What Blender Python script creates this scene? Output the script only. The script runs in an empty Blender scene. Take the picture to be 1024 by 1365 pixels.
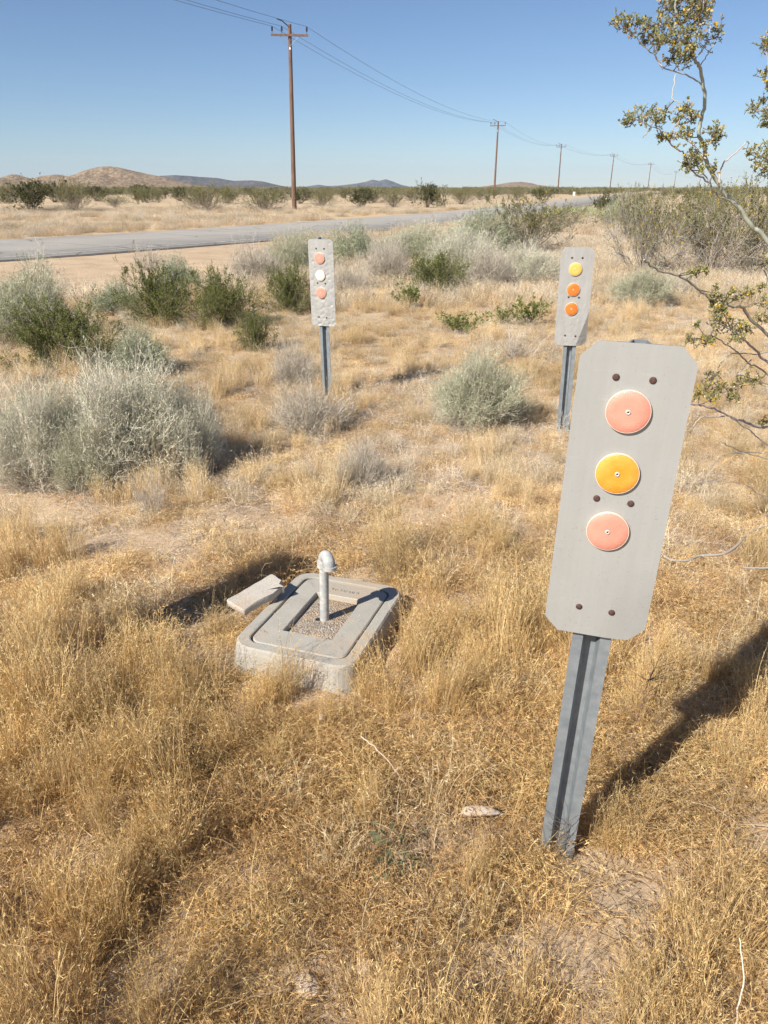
import bpy, math
import numpy as np
from mathutils import Vector, Matrix
rng = np.random.default_rng(7)
RAD = math.radians
S = bpy.context.scene
COL = S.collection

# ------------------------------------------------------------------ camera, sky, sun, exposure
CAM_H, F_PX, CX, CY = 1.5, 1000.0, 512.0, 682.5
PITCH = math.atan((CY - 250.0) / F_PX)            # 23.4 degrees down, horizon at row 250
cd = bpy.data.cameras.new('camera'); cam = bpy.data.objects.new('camera', cd); COL.objects.link(cam)
cd.sensor_fit = 'VERTICAL'; cd.sensor_height = 36.0; cd.lens = F_PX / 1365.0 * 36.0
cd.clip_start = 0.02; cd.clip_end = 60000
cam.location = (0, 0, CAM_H); cam.rotation_euler = (math.pi / 2 - PITCH, 0, 0)
S.camera = cam
SUN_EL, SUN_AZ = RAD(40), RAD(226.5)                # azimuth clockwise from +Y: behind left
wd = bpy.data.worlds.new('World'); S.world = wd; wd.use_nodes = True
nt = wd.node_tree; bg = nt.nodes['Background']
sky = nt.nodes.new('ShaderNodeTexSky'); sky.sky_type = 'NISHITA'; sky.sun_disc = False
sky.sun_elevation = SUN_EL; sky.sun_rotation = SUN_AZ
sky.altitude = 1200; sky.air_density = 1.0; sky.dust_density = 0.15; sky.ozone_density = 2.6
wb = nt.nodes.new('ShaderNodeMix'); wb.data_type = 'RGBA'; wb.blend_type = 'MULTIPLY'      # camera white balance of the whole sky
wi = [i for i in wb.inputs if i.enabled]; wi[0].default_value = 1.0; wi[2].default_value = (.89, .955, 1.07, 1)
nt.links.new(sky.outputs[0], wi[1]); nt.links.new([o for o in wb.outputs if o.enabled][0], bg.inputs[0]); bg.inputs[1].default_value = 0.065
sl = bpy.data.lights.new('sun', 'SUN'); sl.energy = 5.0; sl.angle = RAD(0.53); sl.color = (1.0, 0.945, 0.865)
so = bpy.data.objects.new('sun', sl); COL.objects.link(so)
sdir = Vector((math.sin(SUN_AZ) * math.cos(SUN_EL), math.cos(SUN_AZ) * math.cos(SUN_EL), math.sin(SUN_EL)))
so.rotation_euler = sdir.to_track_quat('Z', 'Y').to_euler(); so.location = sdir * 50
vs = S.view_settings; vs.view_transform = 'Standard'; vs.look = 'None'; vs.gamma = 1.0; vs.exposure = 0.62
vs.use_curve_mapping = False
S.render.engine = 'CYCLES'; S.render.resolution_x = 768; S.render.resolution_y = 1024
S.cycles.max_bounces = 5; S.cycles.diffuse_bounces = 2; S.cycles.use_adaptive_sampling = True; S.cycles.adaptive_threshold = 0.02; S.cycles.transparent_max_bounces = 4

# ------------------------------------------------------------------ pixel helpers (photo 1024 x 1365)
cp, sp_ = math.cos(PITCH), math.sin(PITCH)
def ray(px, py):
    a, c = (px - CX) / F_PX, -(py - CY) / F_PX
    return np.array([a, cp + c * sp_, -sp_ + c * cp])
def on_z(px, py, z=0.0):
    d = ray(px, py); t = (z - CAM_H) / d[2]; return np.array([d[0] * t, d[1] * t, z])
def on_y(px, py, Y):
    d = ray(px, py); t = Y / d[1]; return np.array([d[0] * t, Y, CAM_H + d[2] * t])
def mpp(Y, z=0.3):                                # metres per photo pixel at distance Y
    return (Y * cp + (CAM_H - z) * sp_) / F_PX

# ------------------------------------------------------------------ noise
def _h(ix, iy, s):
    v = np.sin(ix * 127.1 + iy * 311.7 + s * 74.7) * 43758.5453
    return v - np.floor(v)
def vnoise(x, y, s=0):
    x = np.asarray(x, float); y = np.asarray(y, float)
    ix, iy = np.floor(x), np.floor(y); fx, fy = x - ix, y - iy
    fx = fx * fx * (3 - 2 * fx); fy = fy * fy * (3 - 2 * fy)
    a = _h(ix, iy, s); b = _h(ix + 1, iy, s); c = _h(ix, iy + 1, s); d = _h(ix + 1, iy + 1, s)
    return (a * (1 - fx) + b * fx) * (1 - fy) + (c * (1 - fx) + d * fx) * fy
def fbm(x, y, s=0, o=4):
    t, a, n = 0, 0.5, 0
    for k in range(o):
        t = t + a * vnoise(x * 2 ** k, y * 2 ** k, s + k * 13); n += a; a *= 0.5
    return t / n
def sstep(a, b, x):
    t = np.clip((x - a) / (b - a), 0, 1); return t * t * (3 - 2 * t)

# ------------------------------------------------------------------ mesh helpers
def mk_mesh(name, V, F, col=None, smooth=False, mats=None, midx=None):
    me = bpy.data.meshes.new(name)
    V = np.ascontiguousarray(V, np.float32)
    if isinstance(F, np.ndarray): F = [F]
    F = [np.asarray(f, np.int32) for f in F if len(f)]
    me.vertices.add(len(V)); me.vertices.foreach_set('co', V.ravel())
    nl = sum(f.size for f in F); npoly = sum(len(f) for f in F)
    me.loops.add(nl); me.polygons.add(npoly)
    me.loops.foreach_set('vertex_index', np.concatenate([f.ravel() for f in F]))
    ls, o = [], 0
    for f in F:
        ls.append(o + np.arange(len(f)) * f.shape[1]); o += f.size
    me.polygons.foreach_set('loop_start', np.concatenate(ls).astype(np.int32))
    if midx is not None: me.polygons.foreach_set('material_index', np.asarray(midx, np.int32))
    me.polygons.foreach_set('use_smooth', np.full(npoly, bool(smooth)))
    if col is not None:
        c = np.ones((len(V), 4), np.float32); c[:, :3] = col
        at = me.color_attributes.new('Col', 'FLOAT_COLOR', 'POINT'); at.data.foreach_set('color', c.ravel())
    me.update(calc_edges=True); me.validate()
    for m in (mats or []): me.materials.append(m)
    return me
def link(name, me, parent=None, loc=None):
    o = bpy.data.objects.new(name, me); COL.objects.link(o)
    if parent: o.parent = parent
    if loc is not None: o.location = loc
    return o
def tag(o, label, cat, group=None, kind=None):
    o['label'] = label
    if cat: o['category'] = cat
    if group: o['group'] = group
    if kind: o['kind'] = kind
    return o
def struct(o): o['kind'] = 'structure'; return o
def thing(name, label, cat, loc=(0, 0, 0), rz=0, group=None):
    o = bpy.data.objects.new(name, None); COL.objects.link(o); o.empty_display_size = 0.1
    o.location = loc; o.rotation_euler = (0, 0, rz); return tag(o, label, cat, group)
def copy_tree(o, parent=None):
    c = o.copy(); COL.objects.link(c); c.parent = parent
    for ch in o.children: copy_tree(ch, c)
    return c

class MB:                                          # collects geometry of one mesh
    def __init__(s): s.V, s.F, s.C, s.n = [], {}, [], 0
    def add(s, V, F, c=None):
        V = np.asarray(V, float).reshape(-1, 3); F = np.asarray(F, int)
        s.F.setdefault(F.shape[1], []).append(F + s.n); s.V.append(V); s.n += len(V)
        c = np.ones(3) if c is None else np.asarray(c, float)
        s.C.append(np.broadcast_to(c, (len(V), 3)) if c.ndim == 1 else c.reshape(-1, 3))
    def mesh(s, name, mat, smooth=False):
        return mk_mesh(name, np.concatenate(s.V), [np.concatenate(f) for f in s.F.values()],
                       np.concatenate(s.C), smooth, [mat])
    def obj(s, name, mat, parent=None, smooth=False): return link(name, s.mesh(name, mat, smooth), parent)
    def box(s, c, d, R=None, col=None):
        v = np.array([[x, y, z] for x in (-.5, .5) for y in (-.5, .5) for z in (-.5, .5)]) * np.array(d)
        if R is not None: v = v @ np.asarray(R).T
        s.add(v + np.array(c), [[0, 1, 3, 2], [4, 6, 7, 5], [0, 4, 5, 1], [2, 3, 7, 6], [0, 2, 6, 4], [1, 5, 7, 3]], col)
    def loft(s, loops, cap0=False, cap1=False, col=None):       # loops: list of (n,3) closed rings
        L = np.array(loops); k, n = L.shape[:2]; i = np.arange(n); j = (i + 1) % n
        F = np.concatenate([np.stack([a * n + i, a * n + j, (a + 1) * n + j, (a + 1) * n + i], 1) for a in range(k - 1)])
        s.add(L.reshape(-1, 3), F, col)
        for cap, ring, rev in ((cap0, L[0], True), (cap1, L[-1], False)):
            if cap:
                c = ring.mean(0); V = np.vstack([ring, c]); f = np.stack([i, j, np.full(n, n)], 1)
                s.add(V, f[:, ::-1] if rev else f, col)
    def lathe(s, prof, n=24, c=(0, 0, 0), M=None, cap0=True, cap1=True, col=None):   # prof [(r,z)]
        a = np.arange(n) * 2 * math.pi / n; loops = []
        for r, z in prof:
            p = np.stack([r * np.cos(a), r * np.sin(a), np.full(n, z)], 1)
            if M is not None: p = p @ np.asarray(M).T
            loops.append(p + np.array(c))
        s.loft(loops, cap0, cap1, col)
    def tube(s, pts, rad, n=8, col=None, caps=True):
        P = np.asarray(pts, float); k = len(P); rad = np.broadcast_to(rad, (k,))
        T = np.gradient(P, axis=0); T /= np.linalg.norm(T, axis=1)[:, None] + 1e-12
        ref = np.array([0, 0, 1.]) if abs(T[0, 2]) < .9 else np.array([1., 0, 0]); loops = []
        for q in range(k):
            a = np.cross(T[q], ref); a /= np.linalg.norm(a) + 1e-12; b = np.cross(T[q], a); ref = np.cross(a, T[q])
            t = np.arange(n) * 2 * math.pi / n
            loops.append(P[q] + rad[q] * (np.cos(t)[:, None] * a + np.sin(t)[:, None] * b))
        s.loft(loops, caps, caps, col)
    def strips(s, P, Wd, c, side=None):            # P (N,K,3) ribbons
        N, K = P.shape[:2]
        T = P[:, -1] - P[:, 0]; r = rng.normal(size=(N, 3)) if side is None else side
        sd = np.cross(T, r); sd /= np.linalg.norm(sd, axis=1)[:, None] + 1e-9
        Wd = np.broadcast_to(Wd, (N, K))[:, :, None] * .5
        V = np.stack([P - sd[:, None] * Wd, P + sd[:, None] * Wd], 2)          # N,K,2,3
        b = (np.arange(N) * K * 2)[:, None]; k = np.arange(K - 1)[None] * 2
        F = np.stack([b + k, b + k + 1, b + k + 3, b + k + 2], 2).reshape(-1, 4)
        c = np.asarray(c, float)
        if c.ndim == 1: c = np.broadcast_to(c, (N, 3))
        if c.ndim == 2: c = np.broadcast_to(c[:, None], (N, K, 3))
        s.add(V, F, np.repeat(c, 2, axis=1).reshape(-1, 3))
    def prisms(s, P, R, c, n=4):                   # many thin tubes at once P (N,K,3), R (N,K)
        N, K = P.shape[:2]
        T = np.gradient(P, axis=1); T /= np.linalg.norm(T, axis=2)[..., None] + 1e-9
        r = rng.normal(size=(N, 1, 3)); a = np.cross(T, r); a /= np.linalg.norm(a, axis=2)[..., None] + 1e-9
        b = np.cross(T, a); R = np.broadcast_to(R, (N, K))[..., None, None]
        t = np.arange(n) * 2 * math.pi / n
        V = P[:, :, None] + R * (np.cos(t)[:, None] * a[:, :, None] + np.sin(t)[:, None] * b[:, :, None])
        base = (np.arange(N) * K * n)[:, None, None]; k = (np.arange(K - 1) * n)[None, :, None]
        i = np.arange(n)[None, None]; j = (i + 1) % n
        F = np.stack([base + k + i, base + k + j, base + k + n + j, base + k + n + i], 3).reshape(-1, 4)
        c = np.asarray(c, float)
        if c.ndim == 1: c = np.broadcast_to(c, (N, 3))
        s.add(V, F, np.repeat(c, K * n, axis=0))
    def leaves(s, pos, dr, ln, wd, c):             # kite shaped leaf faces
        N = len(pos); dr = dr / (np.linalg.norm(dr, axis=1)[:, None] + 1e-9)
        sd = np.cross(dr, rng.normal(size=(N, 3))); sd /= np.linalg.norm(sd, axis=1)[:, None] + 1e-9
        ln = np.broadcast_to(ln, (N,))[:, None]; wd = np.broadcast_to(wd, (N,))[:, None]
        V = np.stack([pos, pos + dr * ln * .55 + sd * wd * .5, pos + dr * ln, pos + dr * ln * .55 - sd * wd * .5], 1)
        F = (np.arange(N) * 4)[:, None] + np.arange(4)[None]
        c = np.asarray(c, float); c = np.broadcast_to(c, (N, 3))
        s.add(V, F, np.repeat(c, 4, axis=0))

# ------------------------------------------------------------------ materials
def mat(name):
    m = bpy.data.materials.new(name); m.use_nodes = True; n = m.node_tree
    return m, n, n.nodes['Principled BSDF'], n.nodes['Material Output']
def nd(n, t, **k):
    x = n.nodes.new(t)
    for a, b in k.items(): setattr(x, a, b)
    return x
def noise_n(n, scale, detail=5, rough=.6, coord='Object', dist=0, sc=None):
    tc = nd(n, 'ShaderNodeTexCoord'); x = nd(n, 'ShaderNodeTexNoise')
    x.inputs['Scale'].default_value = scale; x.inputs['Detail'].default_value = detail
    x.inputs['Roughness'].default_value = rough; x.inputs['Distortion'].default_value = dist
    if sc:
        mp = nd(n, 'ShaderNodeMapping'); mp.inputs['Scale'].default_value = sc
        n.links.new(tc.outputs[coord], mp.inputs[0]); n.links.new(mp.outputs[0], x.inputs['Vector'])
    else: n.links.new(tc.outputs[coord], x.inputs['Vector'])
    return x.outputs['Fac']
def ramp(n, src, stops):
    r = nd(n, 'ShaderNodeValToRGB'); e = r.color_ramp.elements
    while len(e) < len(stops): e.new(0.5)
    for el, (p, c) in zip(e, stops):
        el.position = p; el.color = (*c, 1) if len(c) == 3 else c
    n.links.new(src, r.inputs[0]); return r.outputs[0]
def mixc(n, fac, a, b, mode='MIX'):
    x = nd(n, 'ShaderNodeMix', data_type='RGBA', blend_type=mode)
    for sock, v in ((x.inputs['Factor'], fac), (x.inputs['A'], a), (x.inputs['B'], b)): pass
    ins = [i for i in x.inputs if i.enabled]
    for sock, v in zip(ins, (fac, a, b)):
        if isinstance(v, (int, float)): sock.default_value = v
        elif isinstance(v, tuple): sock.default_value = (*v, 1) if len(v) == 3 else v
        else: n.links.new(v, sock)
    return [o for o in x.outputs if o.enabled][0]
def bump(n, b, src, strength, dist=0.01):
    x = nd(n, 'ShaderNodeBump'); x.inputs['Strength'].default_value = strength; x.inputs['Distance'].default_value = dist
    n.links.new(src, x.inputs['Height']); n.links.new(x.outputs[0], b.inputs['Normal']); return x
def plant_mat(name, transl=0.25, inst=False, rough=.65):
    m, n, b, out = mat(name)
    a = nd(n, 'ShaderNodeAttribute', attribute_name='Col'); c = a.outputs['Color']
    if inst:
        t = nd(n, 'ShaderNodeAttribute', attribute_name='tint', attribute_type='INSTANCER')
        c = mixc(n, 1.0, c, t.outputs['Color'], 'MULTIPLY')
    n.links.new(c, b.inputs['Base Color']); b.inputs['Roughness'].default_value = rough
    b.inputs['Specular IOR Level'].default_value = 0.25
    if transl:
        tr = nd(n, 'ShaderNodeBsdfTranslucent'); n.links.new(c, tr.inputs[0])
        mx = nd(n, 'ShaderNodeMixShader'); mx.inputs[0].default_value = transl
        n.links.new(b.outputs[0], mx.inputs[1]); n.links.new(tr.outputs[0], mx.inputs[2])
        n.links.new(mx.outputs[0], out.inputs[0])
    return m

# soil
M_SOIL, n, b, _ = mat('soil')
c1 = ramp(n, noise_n(n, 1.3, 6), [(.3, (.46, .335, .215)), (.7, (.60, .465, .32))])
c2 = ramp(n, noise_n(n, 45, 6, .7), [(.35, (.74, .72, .70)), (.65, (1.08, 1.07, 1.06))])
c3 = ramp(n, noise_n(n, 190, 3, .6), [(.60, (1, 1, 1)), (.72, (1.25, 1.28, 1.3))])
col = mixc(n, 1.0, mixc(n, 1.0, c1, c2, 'MULTIPLY'), c3, 'MULTIPLY')
# straw carpet: away from the near sand the plain is covered by fine dry grass
at = nd(n, 'ShaderNodeAttribute', attribute_name='Col')
straw = ramp(n, noise_n(n, 9, 8, .75), [(.3, (.42, .305, .185)), (.7, (.59, .46, .30))])
sep = nd(n, 'ShaderNodeSeparateColor'); n.links.new(at.outputs['Color'], sep.inputs[0])
col = mixc(n, sep.outputs[0], col, straw)
n.links.new(col, b.inputs['Base Color']); b.inputs['Roughness'].default_value = .95
b.inputs['Specular IOR Level'].default_value = .1
bump(n, b, noise_n(n, 60, 8, .75), .6, .015)
# asphalt
M_ROAD, n, b, _ = mat('asphalt')
c1 = ramp(n, noise_n(n, .35, 5), [(.3, (.33, .305, .27)), (.7, (.40, .37, .325))])
c2 = ramp(n, noise_n(n, 30, 5, .7), [(.3, (.82, .82, .82)), (.7, (1.1, 1.1, 1.1))])
vor = nd(n, 'ShaderNodeTexVoronoi', feature='DISTANCE_TO_EDGE'); vor.inputs['Scale'].default_value = .35
tc = nd(n, 'ShaderNodeTexCoord'); n.links.new(tc.outputs['Object'], vor.inputs['Vector'])
crk = ramp(n, vor.outputs['Distance'], [(.0, (.45, .44, .43)), (.012, (1, 1, 1))])
col = mixc(n, 1.0, mixc(n, 1.0, c1, c2, 'MULTIPLY'), crk, 'MULTIPLY')
n.links.new(col, b.inputs['Base Color']); b.inputs['Roughness'].default_value = .95; b.inputs['Specular IOR Level'].default_value = .15
M_EDGE, n, b, _ = mat('asphalt_edge')
n.links.new(ramp(n, noise_n(n, 4, 6, .7), [(.35, (.035, .03, .026)), (.7, (.14, .12, .10))]), b.inputs['Base Color'])
b.inputs['Roughness'].default_value = .95
M_PAINT, n, b, _ = mat('worn_road_paint')
n.links.new(ramp(n, noise_n(n, 6, 6, .8), [(.42, (.28, .27, .25)), (.58, (.62, .6, .56))]), b.inputs['Base Color'])
b.inputs['Roughness'].default_value = .8
def hill_mat(name, lo, hi, sc, dots):
    m, n, b, _ = mat(name)
    c = ramp(n, noise_n(n, sc, 7, .65), [(.3, lo), (.7, hi)])
    c = mixc(n, 1.0, c, ramp(n, noise_n(n, dots, 2, .5), [(.45, (.6, .62, .55)), (.6, (1.05, 1.05, 1.05))]), 'MULTIPLY')
    n.links.new(c, b.inputs['Base Color']); b.inputs['Roughness'].default_value = 1
    b.inputs['Specular IOR Level'].default_value = 0
    return m
# galvanised steel / aluminium
M_GALV, n, b, _ = mat('galvanised_steel')
n.links.new(ramp(n, noise_n(n, 30, 5, .6), [(.3, (.20, .225, .24)), (.7, (.31, .335, .345))]), b.inputs['Base Color'])
b.inputs['Metallic'].default_value = .35; b.inputs['Roughness'].default_value = .55
bump(n, b, noise_n(n, 180, 3), .15, .002)
def plate_mat(name, lo, hi, bs, sc=25):
    m, n, b, _ = mat(name)
    c = ramp(n, noise_n(n, sc, 5, .6, sc=(1, 1, .25)), [(.3, lo), (.7, hi)])
    spk = ramp(n, noise_n(n, 260, 2, .5), [(.66, (1, 1, 1)), (.74, (.74, .70, .64))])
    c = mixc(n, 1.0, c, spk, 'MULTIPLY')
    stk = ramp(n, noise_n(n, 26, 4, .7, sc=(3.2, 1, .10)), [(.34, (.972, .97, .965)), (.6, (1.005, 1.005, 1.005))])
    c = mixc(n, 1.0, c, stk, 'MULTIPLY')
    scr = ramp(n, noise_n(n, 40, 2, .4, sc=(.35, 1, 5), dist=1.5), [(.70, (1, 1, 1)), (.735, (1.16, 1.16, 1.16)), (.76, (1, 1, 1))])
    c = mixc(n, 1.0, c, scr, 'MULTIPLY')
    c = mixc(n, ramp(n, noise_n(n, 6, 6, .75), [(.52, (0, 0, 0)), (.80, (.35, .35, .35))]), c, (.38, .335, .265))
    n.links.new(c, b.inputs['Base Color'])
    b.inputs['Metallic'].default_value = .15
    n.links.new(ramp(n, noise_n(n, 14, 5, .7), [(.3, (.42, .42, .42)), (.7, (.66, .66, .66))]), b.inputs['Roughness'])
    bump(n, b, noise_n(n, 70, 4), bs, .003)
    return m
M_PL1 = plate_mat('weathered_aluminium', (.345, .345, .325), (.38, .378, .355), .05, 12)
M_PL2 = plate_mat('pitted_aluminium', (.34, .335, .31), (.42, .41, .385), .5)
def refl_mat(name, c, c2):
    m, n, b, _ = mat(name)
    n.links.new(ramp(n, noise_n(n, 22, 4, .6), [(.35, c), (.65, c2)]), b.inputs['Base Color'])
    b.inputs['Roughness'].default_value = .42; b.inputs['Coat Weight'].default_value = .15
    vo = nd(n, 'ShaderNodeTexVoronoi'); vo.inputs['Scale'].default_value = 420; tq = nd(n, 'ShaderNodeTexCoord'); n.links.new(tq.outputs['Object'], vo.inputs['Vector'])
    bump(n, b, vo.outputs['Distance'], .35, .0012)
    return m
M_PINK = refl_mat('faded_red_reflector', (.66, .25, .175), (.72, .31, .225))
M_ORNG = refl_mat('orange_reflector', (.68, .16, .02), (.74, .21, .03))
M_AMBR = refl_mat('amber_reflector', (.72, .27, .018), (.77, .37, .06))
M_YELL = refl_mat('yellow_reflector', (.74, .42, .07), (.78, .50, .13))
M_WHIT = refl_mat('chalky_white_reflector', (.62, .58, .45), (.80, .77, .68))
M_RIM, n, b, _ = mat('pale_rim'); b.inputs['Base Color'].default_value = (.80, .62, .50, 1); b.inputs['Roughness'].default_value = .4
M_RIVET, n, b, _ = mat('rivet'); b.inputs['Base Color'].default_value = (.62, .58, .52, 1); b.inputs['Roughness'].default_value = .4; b.inputs['Metallic'].default_value = .3
M_BOLT, n, b, _ = mat('rusty_bolt')
n.links.new(ramp(n, noise_n(n, 300, 3), [(.35, (.045, .022, .016)), (.7, (.12, .06, .045))]), b.inputs['Base Color']); b.inputs['Roughness'].default_value = .8
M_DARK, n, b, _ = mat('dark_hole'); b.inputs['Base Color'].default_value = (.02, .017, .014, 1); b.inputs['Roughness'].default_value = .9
# concrete
def conc(name, lo, hi, dust, bs=.35):
    m, n, b, _ = mat(name)
    c = ramp(n, noise_n(n, 9, 7, .7), [(.3, lo), (.7, hi)])
    c = mixc(n, ramp(n, noise_n(n, 4.5, 5, .6), [(.52, (0, 0, 0)), (.66, (.75, .75, .75))]), c, dust)
    c = mixc(n, 1.0, c, ramp(n, noise_n(n, 240, 4, .6), [(.3, (.8, .8, .8)), (.7, (1.08, 1.08, 1.08))]), 'MULTIPLY')
    n.links.new(c, b.inputs['Base Color']); b.inputs['Roughness'].default_value = .9
    b.inputs['Specular IOR Level'].default_value = .2
    bump(n, b, noise_n(n, 110, 7, .75), bs, .004)
    return m
M_CONC = conc('grey_concrete', (.37, .345, .295), (.46, .43, .37), (.44, .35, .25))
M_CONC2 = conc('broken_concrete', (.44, .40, .34), (.54, .49, .42), (.45, .36, .27), .7)
M_GRAV, n, b, _ = mat('gravel_mortar')
vor = nd(n, 'ShaderNodeTexVoronoi'); vor.inputs['Scale'].default_value = 150
tc = nd(n, 'ShaderNodeTexCoord'); n.links.new(tc.outputs['Object'], vor.inputs['Vector'])
c = ramp(n, vor.outputs['Color'], [(.2, (.22, .175, .13)), (.6, (.37, .31, .25)), (.9, (.50, .43, .34))])
c = mixc(n, ramp(n, noise_n(n, 7, 3), [(.45, (0, 0, 0)), (.6, (.6, .6, .6))]), c, (.48, .33, .18))
n.links.new(c, b.inputs['Base Color']); b.inputs['Roughness'].default_value = .95
bump(n, b, vor.outputs['Distance'], .8, .006)
M_PIPE, n, b, _ = mat('chalky_galvanised_pipe')
c = ramp(n, noise_n(n, 28, 6, .7), [(.35, (.30, .315, .31)), (.5, (.42, .415, .39)), (.66, (.60, .56, .49))])
n.links.new(c, b.inputs['Base Color']); b.inputs['Roughness'].default_value = .6; bump(n, b, noise_n(n, 90, 5), .4, .003)
# wood poles
M_WOOD, n, b, _ = mat('creosoted_wood')
c = ramp(n, noise_n(n, 3, 6, .6, sc=(8, 8, .5)), [(.3, (.10, .058, .038)), (.7, (.235, .14, .098))])
n.links.new(c, b.inputs['Base Color']); b.inputs['Roughness'].default_value = .85
M_INSUL, n, b, _ = mat('dark_glazed_insulator'); b.inputs['Base Color'].default_value = (.035, .03, .035, 1); b.inputs['Roughness'].default_value = .3
M_WIRE, n, b, _ = mat('weathered_wire'); b.inputs['Base Color'].default_value = (.13, .14, .15, 1); b.inputs['Roughness'].default_value = .6; b.inputs['Metallic'].default_value = .3
M_WHITE, n, b, _ = mat('white_enamel')
n.links.new(ramp(n, noise_n(n, 5, 3), [(.3, (.7, .69, .66)), (.7, (.8, .8, .77))]), b.inputs['Base Color']); b.inputs['Roughness'].default_value = .6
M_STONE, n, b, _ = mat('pale_stone')
n.links.new(ramp(n, noise_n(n, 25, 6, .7), [(.3, (.38, .29, .21)), (.7, (.60, .50, .40))]), b.inputs['Base Color']); b.inputs['Roughness'].default_value = .9
bump(n, b, noise_n(n, 60, 6), .6, .006)
M_GRASS = plant_mat('dry_grass_blades', .25, True)
M_LEAF = plant_mat('leaf', .22)
M_TWIG = plant_mat('twig', 0)
M_BUSHFAR = plant_mat('far_brush', .15, True)

# ------------------------------------------------------------------ road line and terrain
RC = np.array([(-60, -50), (-46, -30), (-25, 0), (-11.2, 19.6), (-6.2, 26.6), (-2.9, 32.2), (1.0, 39.5), (11.3, 63.2), (19.2, 85), (27.6, 109),
               (62, 200), (90, 262), (138, 355), (228, 525), (400, 825), (620, 1200), (1500, 2700)], float)
def cubic(xs, X, Y):
    m = np.gradient(Y, X); i = np.clip(np.searchsorted(X, xs) - 1, 0, len(X) - 2)
    h = X[i + 1] - X[i]; t = (xs - X[i]) / h
    return ((2 * t**3 - 3 * t**2 + 1) * Y[i] + (t**3 - 2 * t**2 + t) * h * m[i] + (-2 * t**3 + 3 * t**2) * Y[i + 1] + (t**3 - t**2) * h * m[i + 1])
def road_x(y): return cubic(np.clip(y, -50, 2700), RC[:, 1], RC[:, 0])
def road_d(x, y):                                   # signed distance from the centre line, + on the near (right) side
    e = 0.5; dx = (road_x(y + e) - road_x(y - e)) / (2 * e)
    return (x - road_x(y)) / np.sqrt(1 + dx * dx)
HALF = 3.3
def terrain(x, y):
    x = np.asarray(x, float); y = np.asarray(y, float); r = np.hypot(x, y)
    z = .05 * (fbm(x * .9, y * .9, 3) - .5) + .03 * (fbm(x * 5, y * 5, 9, 3) - .5)
    z = z * (1 + sstep(6, 30, r)) + .5 * (fbm(x / 45, y / 45, 5, 3) - .5) * sstep(30, 90, r)
    z = z - .07 * np.exp(-((x - 1.22) ** 2 + (y - 4.93) ** 2) / .9)
    d = np.abs(road_d(x, y)); k = sstep(HALF + .1, HALF + 3.5, d)
    z = z * k
    z = z - .12 * (1 - sstep(HALF - .6, HALF + .1, d))
    return z
def tz(x, y): return float(terrain(x, y))
def ground(px, py):
    z = 0.0
    for _ in range(4):
        p = on_z(px, py, z); z = tz(p[0], p[1])
    return np.array([p[0], p[1], z])

SAND = [(60, 690, .45, .16), (180, 722, .5, .2), (300, 695, .42, .12), (240, 735, .22, .08), (560, 690, .24, .08), (600, 665, .2, .07), (500, 700, .15, .06), (705, 1235, .13, .10), (600, 1340, .16, .06),
        (850, 1190, .09, .12), (985, 1105, .12, .08), (690, 690, .15, .06), (650, 1295, .10, .06), (770, 1290, .09, .06), (880, 850, .14, .1), (20, 665, .4, .2), (420, 1340, .15, .08), (545, 1130, .08, .07)]
SAND = [(*on_z(a, b_)[:2], c_, d_) for a, b_, c_, d_ in SAND]
def sand_mask(x, y):
    m = np.zeros_like(x); w = (fbm(x * 4, y * 4, 21, 3) - .5)
    for cx_, cy_, a, b_ in SAND:
        q = np.hypot((x - cx_) / a, (y - cy_) / b_) + w * 1.4
        m = np.maximum(m, 1 - sstep(.7, 1.25, q))
    d = road_d(x, y)
    m = np.maximum(m, (1 - sstep(5.6, 7.6, d - HALF + 2.5 * w)) * (d > 0) * sstep(2.5, -3.5, x))
    m = np.maximum(m, 1 - sstep(HALF + .3, HALF + 1.0, np.abs(d) + w))
    return m

ang = np.concatenate([np.linspace(-52, 52, 300), np.linspace(52, 308, 70)[1:-1]]); ang = np.radians(ang)
rr = np.concatenate([np.geomspace(.25, 120, 320), np.geomspace(120, 18500, 90)[1:]])
A, Rr = np.meshgrid(ang, rr); X = Rr * np.sin(A); Y = Rr * np.cos(A)
na = len(ang); nr = len(rr); i = np.arange(na); j = (i + 1) % na
F = np.concatenate([np.stack([k * na + j, k * na + i, (k + 1) * na + i, (k + 1) * na + j], 1) for k in range(nr - 1)])
V = np.stack([X, Y, terrain(X, Y)], 2).reshape(-1, 3)
V = np.vstack([V, [0, 0, tz(0, 0)]]); Fc = np.stack([i, j, np.full(na, len(V) - 1)], 1)
xs, ys = V[:, 0], V[:, 1]
cov = np.clip((1 - sand_mask(xs, ys)) * sstep(2.5, 9, np.hypot(xs, ys)), 0, 1)
gr = link('ground', mk_mesh('ground', V, [F, Fc], np.stack([cov, cov * 0, cov * 0], 1), True, [M_SOIL])); struct(gr)

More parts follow.
